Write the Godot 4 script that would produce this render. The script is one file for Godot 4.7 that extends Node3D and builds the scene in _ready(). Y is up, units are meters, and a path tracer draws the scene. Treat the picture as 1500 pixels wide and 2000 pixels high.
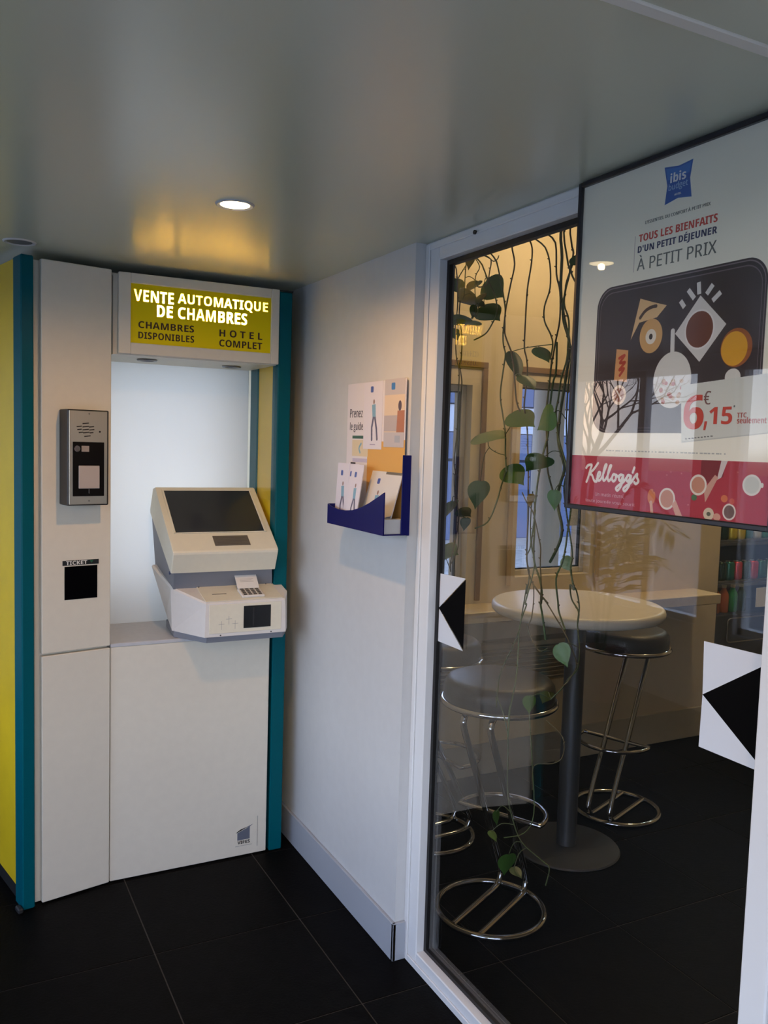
extends Node3D

# ---------------------------------------------------------------- helpers
var used := {}
var mats := {}

func numbered(called: String) -> String:
	if not used.has(called):
		used[called] = 0
		return called
	used[called] += 1
	return "%s_%03d" % [called, used[called]]

func tag(o: Node3D, label: String, category := "", group := "", kind := "") -> Node3D:
	if label != "": o.set_meta("label", label)
	if category != "": o.set_meta("category", category)
	if group != "": o.set_meta("group", group)
	if kind != "": o.set_meta("kind", kind)
	return o

func thing(called: String, label: String, category: String, at := Vector3.ZERO, turn := 0.0, group := "") -> Node3D:
	var o := Node3D.new()
	o.name = numbered(called)
	add_child(o)
	o.position = at
	o.rotation.y = turn
	return tag(o, label, category, group)

func part(called: String, mesh: Mesh, m: Material, parent: Node3D, label := "") -> MeshInstance3D:
	var o := MeshInstance3D.new()
	o.name = numbered(called) if parent == self else called
	o.mesh = mesh
	o.material_override = m
	parent.add_child(o, true)
	if label != "": o.set_meta("label", label)
	return o

func struct(called: String, mesh: Mesh, m: Material) -> MeshInstance3D:
	var o := part(called, mesh, m, self)
	o.set_meta("kind", "structure")
	return o

func c8(r: int, g: int, b: int) -> Color:
	return Color(r / 255.0, g / 255.0, b / 255.0)

func mat(color: Color, rough := 0.6, metal := 0.0, spec := 0.5) -> StandardMaterial3D:
	var key := "%s %s %s %s" % [color, rough, metal, spec]
	if not mats.has(key):
		var m := StandardMaterial3D.new()
		m.albedo_color = color
		m.roughness = rough
		m.metallic = metal
		m.metallic_specular = spec
		mats[key] = m
	return mats[key]

func noise_tex(freq: float, a: Color, b: Color, sd := 1, size := 512, fractal := 4) -> NoiseTexture2D:
	var n := FastNoiseLite.new()
	n.seed = sd
	n.frequency = freq
	n.fractal_octaves = fractal
	var g := Gradient.new()
	g.set_color(0, a)
	g.set_color(1, b)
	var t := NoiseTexture2D.new()
	t.width = size
	t.height = size
	t.seamless = true
	t.noise = n
	t.color_ramp = g
	return t

func grain(color: Color, spread: float, scale: float, rough := 0.6, bump := 0.0, sd := 1, freq := 0.02, spec := 0.5) -> StandardMaterial3D:
	var m := StandardMaterial3D.new()
	m.albedo_color = color
	var d := 1.0 - spread
	m.albedo_texture = noise_tex(freq, Color(d, d, d), Color.WHITE, sd)
	m.uv1_triplanar = true
	m.uv1_world_triplanar = true
	m.uv1_scale = Vector3.ONE * scale
	m.roughness = rough
	m.metallic_specular = spec
	if bump > 0.0:
		m.heightmap_enabled = true
		m.heightmap_texture = noise_tex(0.06, Color.BLACK, Color.WHITE, sd + 7)
		m.heightmap_scale = bump
	return m

func stool() -> SurfaceTool:
	var st := SurfaceTool.new()
	st.begin(Mesh.PRIMITIVE_TRIANGLES)
	st.set_smooth_group(-1)
	return st

func done(st: SurfaceTool) -> ArrayMesh:
	st.generate_normals()
	return st.commit()

func tri(st: SurfaceTool, a: Vector3, b: Vector3, c: Vector3, out: Vector3) -> void:
	if (a - c).cross(a - b).dot(out) < 0.0:
		st.add_vertex(a); st.add_vertex(c); st.add_vertex(b)
	else:
		st.add_vertex(a); st.add_vertex(b); st.add_vertex(c)

func quad(st: SurfaceTool, a: Vector3, b: Vector3, c: Vector3, d: Vector3, out: Vector3) -> void:
	tri(st, a, b, c, out)
	tri(st, a, c, d, out)

# a box with chamfered edges, from corner lo to corner hi, put through t
func add_box(st: SurfaceTool, lo: Vector3, hi: Vector3, bevel := 0.0, t := Transform3D.IDENTITY) -> void:
	var mid := (lo + hi) / 2.0
	var h := (hi - lo).abs() / 2.0
	var b: float = minf(bevel, minf(h.x, minf(h.y, h.z)) * 0.9)
	var at := func(x: float, y: float, z: float) -> Vector3: return t * (mid + Vector3(x, y, z))
	var B := t.basis
	for ax in 3:
		var u := (ax + 1) % 3
		var w := (ax + 2) % 3
		for s in [-1.0, 1.0]:
			var n := Vector3.ZERO
			n[ax] = s
			var p := []
			for q in [[-1, -1], [1, -1], [1, 1], [-1, 1]]:
				var v := Vector3.ZERO
				v[ax] = s * h[ax]
				v[u] = q[0] * (h[u] - b)
				v[w] = q[1] * (h[w] - b)
				p.append(at.call(v.x, v.y, v.z))
			quad(st, p[0], p[1], p[2], p[3], B * n)
	if b <= 0.0: return
	for ax in 3:
		var u := (ax + 1) % 3
		var w := (ax + 2) % 3
		for su in [-1.0, 1.0]:
			for sw in [-1.0, 1.0]:
				var p := []
				for e in [[-1, 0], [1, 0], [1, 1], [-1, 1]]:
					var v := Vector3.ZERO
					v[ax] = e[0] * (h[ax] - b)
					v[u] = su * (h[u] - (b if e[1] == 0 else 0.0))
					v[w] = sw * (h[w] - (0.0 if e[1] == 0 else b))
					p.append(at.call(v.x, v.y, v.z))
				var n := Vector3.ZERO
				n[u] = su
				n[w] = sw
				quad(st, p[0], p[1], p[2], p[3], B * n)
	for sx in [-1.0, 1.0]:
		for sy in [-1.0, 1.0]:
			for sz in [-1.0, 1.0]:
				tri(st, at.call(sx * h.x, sy * (h.y - b), sz * (h.z - b)), at.call(sx * (h.x - b), sy * h.y, sz * (h.z - b)), at.call(sx * (h.x - b), sy * (h.y - b), sz * h.z), B * Vector3(sx, sy, sz))

func box(lo: Vector3, hi: Vector3, bevel := 0.0, t := Transform3D.IDENTITY) -> ArrayMesh:
	var st := stool()
	add_box(st, lo, hi, bevel, t)
	return done(st)

func boxes(list: Array, bevel := 0.0) -> ArrayMesh:
	var st := stool()
	for b in list: add_box(st, b[0], b[1], bevel)
	return done(st)

# rings of equal point count joined into one convex-ish body
func loft(rings: Array, caps := true) -> ArrayMesh:
	var st := stool()
	var mid := Vector3.ZERO
	var count := 0
	for r in rings:
		for p in r:
			mid += p
			count += 1
	mid /= count
	for i in rings.size() - 1:
		var n: int = rings[i].size()
		for k in n:
			var a: Vector3 = rings[i][k]
			var b: Vector3 = rings[i][(k + 1) % n]
			var c: Vector3 = rings[i + 1][(k + 1) % n]
			var d: Vector3 = rings[i + 1][k]
			quad(st, a, b, c, d, (a + b + c + d) / 4.0 - mid)
	if caps:
		for r in [rings[0], rings[-1]]:
			var m := Vector3.ZERO
			for p in r: m += p
			m /= r.size()
			for k in range(1, r.size() - 1): tri(st, r[0], r[k], r[k + 1], m - mid)
	return done(st)

# a flat polygon (x, y) given a thickness along z, put through t
func prism(poly: PackedVector2Array, z0: float, z1: float, t := Transform3D.IDENTITY) -> ArrayMesh:
	var st := stool()
	var idx := Geometry2D.triangulate_polygon(poly)
	for side in [z0, z1]:
		var out := t.basis * Vector3(0, 0, -1 if side == minf(z0, z1) else 1)
		for i in range(0, idx.size(), 3):
			var p := []
			for k in 3: p.append(t * Vector3(poly[idx[i + k]].x, poly[idx[i + k]].y, side))
			tri(st, p[0], p[1], p[2], out)
	var cw := 1.0 if Geometry2D.is_polygon_clockwise(poly) else -1.0
	for i in poly.size():
		var a := poly[i]
		var b := poly[(i + 1) % poly.size()]
		var n := (b - a).orthogonal() * cw
		var out := t.basis * Vector3(n.x, n.y, 0)
		if out.length() < 1e-9: continue
		var e := (b - a)
		out = t.basis * (Vector3(e.y, -e.x, 0) * (-1.0 if Geometry2D.is_polygon_clockwise(poly) else 1.0))
		quad(st, t * Vector3(a.x, a.y, z0), t * Vector3(b.x, b.y, z0), t * Vector3(b.x, b.y, z1), t * Vector3(a.x, a.y, z1), out)
	return done(st)

func smooth_path(pts: Array, per := 4, closed := false) -> Array:
	var out := []
	var n := pts.size()
	var last := n if closed else n - 1
	for i in last:
		var p0: Vector3 = pts[(i - 1 + n) % n] if closed or i > 0 else pts[0]
		var p1: Vector3 = pts[i]
		var p2: Vector3 = pts[(i + 1) % n]
		var p3: Vector3 = pts[(i + 2) % n] if closed or i + 2 < n else pts[n - 1]
		for k in per:
			out.append(p1.cubic_interpolate(p2, p0, p3, float(k) / per))
	if not closed: out.append(pts[n - 1])
	return out

func add_tube(st: SurfaceTool, pts: Array, r, sides := 10, closed := false, caps := true) -> void:
	var n := pts.size()
	var rings := []
	var up := Vector3.ZERO
	for i in n:
		var a: Vector3 = pts[(i - 1 + n) % n] if closed or i > 0 else pts[0]
		var b: Vector3 = pts[(i + 1) % n] if closed or i < n - 1 else pts[n - 1]
		var d := (b - a).normalized()
		if up == Vector3.ZERO: up = Vector3.RIGHT if absf(d.y) > 0.9 else Vector3.UP
		var side := d.cross(up).normalized()
		up = side.cross(d).normalized()
		var ring := []
		var rad: float = r if not r is Array else r[i]
		for k in sides:
			var f := TAU * k / sides
			ring.append([pts[i] + (side * cos(f) + up * sin(f)) * rad, side * cos(f) + up * sin(f)])
		rings.append(ring)
	var last := n if closed else n - 1
	var flip: bool = (rings[0][0][0] - rings[1][1][0]).cross(rings[0][0][0] - rings[0][1][0]).dot(rings[0][0][1] + rings[0][1][1]) > 0.0
	for i in last:
		var A: Array = rings[i]
		var B: Array = rings[(i + 1) % n]
		for k in sides:
			var m := (k + 1) % sides
			for v in ([A[k], A[m], B[m], A[k], B[m], B[k]] if flip else [A[k], B[m], A[m], A[k], B[k], B[m]]):
				st.set_normal(v[1])
				st.add_vertex(v[0])
	if caps and not closed:
		for e in [[0, 1], [n - 1, n - 2]]:
			var o: Vector3 = (pts[e[0]] - pts[e[1]]).normalized()
			for k in sides:
				var p := [pts[e[0]], rings[e[0]][k][0], rings[e[0]][(k + 1) % sides][0]]
				if (p[0] - p[2]).cross(p[0] - p[1]).dot(o) < 0.0: p = [p[0], p[2], p[1]]
				for v in p:
					st.set_normal(o)
					st.add_vertex(v)

func tube(pts: Array, r, sides := 10, closed := false) -> ArrayMesh:
	var st := SurfaceTool.new()
	st.begin(Mesh.PRIMITIVE_TRIANGLES)
	add_tube(st, pts, r, sides, closed)
	return st.commit()

func circle(c: Vector3, r: float, n := 40) -> Array:
	var out := []
	for k in n: out.append(c + Vector3(cos(TAU * k / n) * r, 0, sin(TAU * k / n) * r))
	return out

# profile of (radius, height) turned about the y axis; flat where the profile bends sharply
func lathe(profile: Array, sides := 40) -> ArrayMesh:
	var st := SurfaceTool.new()
	st.begin(Mesh.PRIMITIVE_TRIANGLES)
	for i in profile.size() - 1:
		var a: Vector2 = profile[i]
		var b: Vector2 = profile[i + 1]
		var t := (b - a).normalized()
		var na := Vector2(t.y, -t.x)
		var nb := na
		if i > 0:
			var tp: Vector2 = (a - profile[i - 1]).normalized()
			if tp.dot(t) > 0.75: na = (Vector2(tp.y, -tp.x) + na).normalized()
		if i < profile.size() - 2:
			var tn: Vector2 = (profile[i + 2] - b).normalized()
			if tn.dot(t) > 0.75: nb = (Vector2(tn.y, -tn.x) + nb).normalized()
		for k in sides:
			var v := []
			for q in [[a, na, k], [b, nb, k], [b, nb, k + 1], [a, na, k + 1]]:
				var f: float = TAU * q[2] / sides
				v.append([Vector3(cos(f) * q[0].x, q[0].y, sin(f) * q[0].x), Vector3(cos(f) * q[1].x, q[1].y, sin(f) * q[1].x)])
			for set in [[0, 1, 2], [0, 2, 3]]:
				var p: Array = [v[set[0]], v[set[1]], v[set[2]]]
				if (p[0][0] - p[2][0]).cross(p[0][0] - p[1][0]).dot(p[0][1] + p[1][1] + p[2][1]) < 0.0: p.reverse()
				for w in p:
					st.set_normal(w[1])
					st.add_vertex(w[0])
	return st.commit()

func font(bold: bool) -> SystemFont:
	var f := SystemFont.new()
	f.font_names = PackedStringArray(["Droid Sans"])
	f.font_weight = 700 if bold else 400
	return f

func text_mesh(s: String, bold := true, depth := 0.0006) -> TextMesh:
	var m := TextMesh.new()
	m.text = s
	m.font = font(bold)
	m.font_size = 64
	m.pixel_size = 0.001
	m.depth = depth
	m.curve_step = 2.0
	return m

# the writing s fitted into a w by h rectangle whose lower left corner is at at; x runs along right, y along up
func lettering(parent: Node3D, s: String, at: Vector3, right: Vector3, up: Vector3, w: float, h: float, m: Material, bold := true) -> MeshInstance3D:
	var tm := text_mesh(s, bold)
	var bb := tm.get_aabb()
	var o := part("lettering", tm, m, parent)
	var x := right * (w / bb.size.x)
	var y := up * (h / bb.size.y)
	var z := right.cross(up)
	o.transform = Transform3D(Basis(x, y, z), at - x * bb.position.x - y * bb.position.y)
	return o

# ---------------------------------------------------------------- drawing of flat print
class Art:
	var im: Image
	var s: float
	func _init(w: float, h: float, px_per_m: float, paper: Color) -> void:
		s = px_per_m * 2.0
		im = Image.create(int(w * s), int(h * s), false, Image.FORMAT_RGB8)
		im.fill(paper)
	func poly(pts: Array, c: Color) -> void:
		var lo := 1e9
		var hi := -1e9
		for p in pts:
			lo = minf(lo, p[1] * s)
			hi = maxf(hi, p[1] * s)
		for y in range(maxi(0, int(lo)), mini(im.get_height(), int(hi) + 1)):
			var xs := []
			var yy := y + 0.5
			for i in pts.size():
				var a = pts[i]
				var b = pts[(i + 1) % pts.size()]
				var ay: float = a[1] * s
				var by: float = b[1] * s
				if (ay <= yy) != (by <= yy):
					xs.append(a[0] * s + (yy - ay) / (by - ay) * (b[0] - a[0]) * s)
			xs.sort()
			for k in range(0, xs.size() - 1, 2):
				var x0 := int(round(xs[k]))
				var x1 := int(round(xs[k + 1]))
				if x1 > x0: im.fill_rect(Rect2i(x0, y, x1 - x0, 1), c)
	func ell(cx: float, cy: float, rx: float, ry: float, c: Color) -> void:
		var p := []
		for k in 48: p.append([cx + cos(TAU * k / 48) * rx, cy + sin(TAU * k / 48) * ry])
		poly(p, c)
	func rrect(x0: float, y0: float, x1: float, y1: float, r: float, c: Color) -> void:
		var p := []
		for q in [[x1 - r, y1 - r, 0], [x0 + r, y1 - r, 1], [x0 + r, y0 + r, 2], [x1 - r, y0 + r, 3]]:
			for k in 9: p.append([q[0] + cos((q[2] + k / 8.0) * PI / 2) * r, q[1] + sin((q[2] + k / 8.0) * PI / 2) * r])
		poly(p, c)
	func rect(x0: float, y0: float, x1: float, y1: float, c: Color) -> void:
		poly([[x0, y0], [x1, y0], [x1, y1], [x0, y1]], c)
	func stroke(pts: Array, w: float, c: Color) -> void:
		for i in pts.size() - 1:
			var a := Vector2(pts[i][0], pts[i][1])
			var b := Vector2(pts[i + 1][0], pts[i + 1][1])
			var n := (b - a).normalized().orthogonal() * w / 2.0
			poly([[a.x + n.x, a.y + n.y], [b.x + n.x, b.y + n.y], [b.x - n.x, b.y - n.y], [a.x - n.x, a.y - n.y]], c)
			ell(b.x, b.y, w / 2, w / 2, c)
		ell(pts[0][0], pts[0][1], w / 2, w / 2, c)
	func curve(pts: Array, w: float, c: Color) -> void:
		var out := []
		for i in pts.size() - 1:
			var p1 := Vector2(pts[i][0], pts[i][1])
			var p2 := Vector2(pts[i + 1][0], pts[i + 1][1])
			var p0 := Vector2(pts[maxi(i - 1, 0)][0], pts[maxi(i - 1, 0)][1])
			var p3 := Vector2(pts[mini(i + 2, pts.size() - 1)][0], pts[mini(i + 2, pts.size() - 1)][1])
			for k in 6:
				var q := p1.cubic_interpolate(p2, p0, p3, k / 6.0)
				out.append([q.x, q.y])
		out.append(pts[-1])
		stroke(out, w, c)
	func texture() -> ImageTexture:
		im.resize(im.get_width() / 2, im.get_height() / 2, Image.INTERPOLATE_BILINEAR)
		return ImageTexture.create_from_image(im)

func print_mat(t: Texture2D, rough := 0.6) -> StandardMaterial3D:
	var m := StandardMaterial3D.new()
	m.albedo_texture = t
	m.roughness = rough
	return m

# a printed sheet: front quad with the picture over its whole face and a thin body behind it
func sheet(at: Vector3, right: Vector3, up: Vector3, w: float, h: float, thick := 0.0008) -> ArrayMesh:
	var st := stool()
	var n := right.cross(up)
	var c := [at, at + right * w, at + right * w + up * h, at + up * h]
	var uv := [Vector2(0, 1), Vector2(1, 1), Vector2(1, 0), Vector2(0, 0)]
	for i in [0, 2, 1, 0, 3, 2]:
		st.set_uv(uv[i])
		st.add_vertex(c[i])
	for k in 4:
		for v in [[k, 0.0], [(k + 1) % 4, 0.0], [(k + 1) % 4, 1.0], [k, 0.0], [(k + 1) % 4, 1.0], [k, 1.0]]:
			st.set_uv(uv[v[0]].lerp(Vector2(0.5, 0.5), 0.005))
			st.add_vertex(c[v[0]] - n * thick * v[1])
	for i in [0, 1, 2, 0, 2, 3]:
		st.set_uv(Vector2(0.02, 0.02))
		st.add_vertex(c[i] - n * thick)
	return done(st)

# ---------------------------------------------------------------- the scene
const CEIL := 2.263
const BACK := -3.52
var white: StandardMaterial3D
var alu: StandardMaterial3D
var chrome: StandardMaterial3D
var black_plastic: StandardMaterial3D
var clear: StandardMaterial3D
var cream: StandardMaterial3D

func light(l: Light3D, color: Color, energy: float, at: Vector3, size := 0.03) -> Light3D:
	l.light_color = color
	l.light_energy = energy
	l.light_size = size
	l.shadow_enabled = true
	l.position = at
	return l

func _ready() -> void:
	# camera
	var cam := Camera3D.new()
	cam.name = "camera"
	var yaw := deg_to_rad(27.447)
	var pitch := deg_to_rad(-4.539)
	var roll := deg_to_rad(1.7024)
	var f := Vector3(sin(yaw) * cos(pitch), sin(pitch), -cos(yaw) * cos(pitch))
	var r := Vector3(cos(yaw), 0, sin(yaw))
	var u := r.cross(f)
	cam.transform = Transform3D(Basis(r * cos(roll) + u * sin(roll), u * cos(roll) - r * sin(roll), -f), Vector3(0, 1.655, 0))
	cam.fov = rad_to_deg(2.0 * atan(1000.0 / 1677.48))
	cam.near = 0.05
	cam.far = 200.0
	add_child(cam)
	cam.current = true
	# sky of a winter evening
	var env := Environment.new()
	env.background_mode = Environment.BG_SKY
	var sky := Sky.new()
	var sm := ProceduralSkyMaterial.new()
	sm.sky_top_color = c8(128, 148, 186)
	sm.sky_horizon_color = c8(212, 218, 226)
	sm.sky_curve = 0.12
	sm.ground_bottom_color = c8(70, 70, 72)
	sm.ground_horizon_color = c8(120, 120, 122)
	sm.sun_angle_max = 22.0
	sm.sun_curve = 0.12
	sm.energy_multiplier = 7.4
	sky.sky_material = sm
	env.sky = sky
	env.tonemap_mode = Environment.TONE_MAPPER_LINEAR
	env.tonemap_exposure = 1.0
	env.sdfgi_enabled = true
	env.ssao_enabled = true
	env.ssil_enabled = true
	var we := WorldEnvironment.new()
	we.name = "environment"
	we.environment = env
	add_child(we)
	# the low sun behind haze only warms the sky about it
	var sun := DirectionalLight3D.new()
	sun.name = "evening_sun"
	sun.sky_mode = DirectionalLight3D.SKY_MODE_SKY_ONLY
	sun.light_color = c8(255, 190, 110)
	sun.light_energy = 3.0
	sun.light_angular_distance = 1.0
	add_child(sun)
	sun.look_at_from_position(Vector3(-1.335 - 1.6, 0.33, -4.0), Vector3.ZERO)
	# materials that many things share
	white = grain(c8(208, 210, 209), 0.02, 1.5, 0.5, 0.0, 3)
	alu = mat(c8(225, 228, 228), 0.32)
	chrome = mat(c8(200, 202, 205), 0.10, 1.0)
	black_plastic = mat(c8(16, 16, 18), 0.35)
	cream = grain(c8(214, 200, 172), 0.02, 1.2, 0.6, 0.0, 5)
	clear = StandardMaterial3D.new()
	clear.resource_name = "clear_glass"
	clear.albedo_color = Color(0.6, 0.65, 0.62, 0.004)
	clear.transparency = BaseMaterial3D.TRANSPARENCY_ALPHA
	clear.roughness = 0.0
	build_shell()
	build_partition()
	build_outside()
	build_kiosk()
	build_sign()
	build_terminal()
	build_intercom()
	build_downlights()
	build_holder()
	build_poster()
	build_breakfast_room()
	build_cooler()
	build_plants()
	build_palm()

# ---------------------------------------------------------------- room shell
func build_shell() -> void:
	# floor of half-metre tiles with sunk joints
	var bed := struct("floor", box(Vector3(-1.7, -0.12, -5.7), Vector3(5.7, -0.0022, 1.7)), grain(c8(84, 80, 75), 0.2, 6.0, 0.8))
	var tones := []
	for k in 4:
		var m := grain(c8(13 + k, 12 + k, 11 + k), 0.28, 1.7 + 0.3 * k, 0.5, 0.05, 11 + k, 0.012, 0.16)
		tones.append(m)
	var shapes := {}
	var x0 := 0.6 - 0.498 * 5
	var z0 := -2.66 - 0.5 * 6
	for i in 16:
		for j in 15:
			var a := Vector2(maxf(x0 + 0.498 * i, -1.69), maxf(z0 + 0.5 * j, -5.69))
			var b := Vector2(minf(x0 + 0.498 * (i + 1), 5.69), minf(z0 + 0.5 * (j + 1), 1.69))
			var w := b - a
			if w.x < 0.02 or w.y < 0.02: continue
			var key := "%.3f %.3f" % [w.x, w.y]
			if not shapes.has(key):
				shapes[key] = box(Vector3(-w.x / 2 + 0.002, -0.008, -w.y / 2 + 0.002), Vector3(w.x / 2 - 0.002, 0, w.y / 2 - 0.002), 0.0008)
			var t := part("tile", shapes[key], tones[(i * 7 + j * 5 + i * j) % 4], bed)
			t.position = Vector3((a.x + b.x) / 2, 0, (a.y + b.y) / 2)
	# ceiling of painted metal panels, with a pale cover strip over the joint
	var paint := mat(c8(200, 206, 186), 0.27, 0.0, 0.7)
	struct("ceiling", boxes([[Vector3(-1.75, CEIL, -5.7), Vector3(1.375, CEIL + 0.08, -0.946)], [Vector3(-1.75, CEIL, -0.93), Vector3(1.375, CEIL + 0.08, 1.75)]]), paint)
	var strip := struct("trim_1", box(Vector3(-1.6, CEIL - 0.004, -0.95), Vector3(1.325, CEIL + 0.002, -0.926), 0.002), mat(c8(228, 228, 218), 0.5))
	strip.set_meta("label", "pale cover strip over the ceiling panel joint")
	struct("ceiling_breakfast", box(Vector3(1.29, 2.9, -5.7), Vector3(5.8, 3.0, 1.75)), grain(c8(225, 222, 214), 0.03, 1.0, 0.7))
	struct("roof", box(Vector3(-1.75, 2.9, -5.7), Vector3(1.29, 3.0, 1.75)), mat(c8(140, 140, 140), 0.8))
	# wall beside the glass with its skirting
	struct("wall_right", box(Vector3(1.285, 0, -5.6), Vector3(1.375, 2.9, -2.315)), white)
	var skirt := mat(c8(168, 174, 182), 0.45)
	struct("baseboard_right", boxes([[Vector3(1.273, 0, -5.6), Vector3(1.285, 0.125, -2.303)], [Vector3(1.273, 0, -2.315), Vector3(1.325, 0.125, -2.303)]], 0.002), skirt)
	# above the glass, and the wall past the door beyond the frame
	struct("wall_header", box(Vector3(1.335, 2.275, -2.315), Vector3(1.375, 2.9, 1.6)), white)
	struct("wall_right_front", box(Vector3(1.33, 0, -0.72), Vector3(1.375, 2.275, 1.6)), white)
	# outer walls of the lobby
	struct("wall_end", box(Vector3(-1.75, 0, -5.7), Vector3(1.375, 2.9, -5.6)), white)
	struct("wall_left", boxes([
		[Vector3(-1.75, 0, -5.6), Vector3(-1.6, 0.55, 1.6)], [Vector3(-1.75, 2.2, -5.6), Vector3(-1.6, 2.9, 1.6)],
		[Vector3(-1.75, 0.55, -5.6), Vector3(-1.6, 2.2, -5.15)], [Vector3(-1.75, 0.55, -3.92), Vector3(-1.6, 2.2, -3.63)],
		[Vector3(-1.75, 0.55, 1.2), Vector3(-1.6, 2.2, 1.6)]]), white)
	struct("wall_front", boxes([
		[Vector3(-1.75, 2.2, 1.6), Vector3(1.375, 2.9, 1.75)], [Vector3(-1.75, 0, 1.6), Vector3(-1.5, 2.2, 1.75)], [Vector3(1.2, 0, 1.6), Vector3(1.375, 2.2, 1.75)],
		[Vector3(1.375, 0, 1.6), Vector3(5.8, 2.9, 1.75)]]), white)
	struct("wall_breakfast_right", box(Vector3(5.7, 0, -5.6), Vector3(5.8, 2.9, 1.6)), cream)
	struct("wall_breakfast_end", box(Vector3(4.0, 0, -4.4), Vector3(5.7, 2.9, -4.3)), cream)
	# glazing of the outer walls: each opening has its frame bars and a pane
	var n := 2
	for w in [[-5.15, -4.43], [-4.43, -3.92], [-3.63, -2.4], [-2.4, -1.2], [-1.2, 0.0], [0.0, 1.2]]:
		n += 1
		var o := struct("window_%d" % n, boxes([
			[Vector3(-1.7, 0.55, w[0]), Vector3(-1.64, 2.2, w[0] + 0.03)], [Vector3(-1.7, 0.55, w[1] - 0.03), Vector3(-1.64, 2.2, w[1])],
			[Vector3(-1.7, 0.55, w[0]), Vector3(-1.64, 0.59, w[1])], [Vector3(-1.7, 2.16, w[0]), Vector3(-1.64, 2.2, w[1])]]), alu)
		part("pane", box(Vector3(-1.673, 0.59, w[0] + 0.03), Vector3(-1.667, 2.16, w[1] - 0.03)), clear, o)
	for w in [[-1.5, -0.15, 0.02, 2.2], [-0.15, 1.2, 0.02, 2.2]]:
		n += 1
		var called := "window_%d" % n if w[2] > 0.5 else "door_%d" % (1 if w[0] < 0 else 2)
		var o := struct(called, boxes([
			[Vector3(w[0], w[2], 1.65), Vector3(w[0] + 0.05, w[3], 1.7)], [Vector3(w[1] - 0.05, w[2], 1.65), Vector3(w[1], w[3], 1.7)],
			[Vector3(w[0], w[2], 1.65), Vector3(w[1], w[2] + 0.06, 1.7)], [Vector3(w[0], w[3] - 0.05, 1.65), Vector3(w[1], w[3], 1.7)]]), alu)
		part("pane", box(Vector3(w[0] + 0.05, w[2] + 0.06, 1.672), Vector3(w[1] - 0.05, w[3] - 0.05, 1.678)), clear, o)

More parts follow.
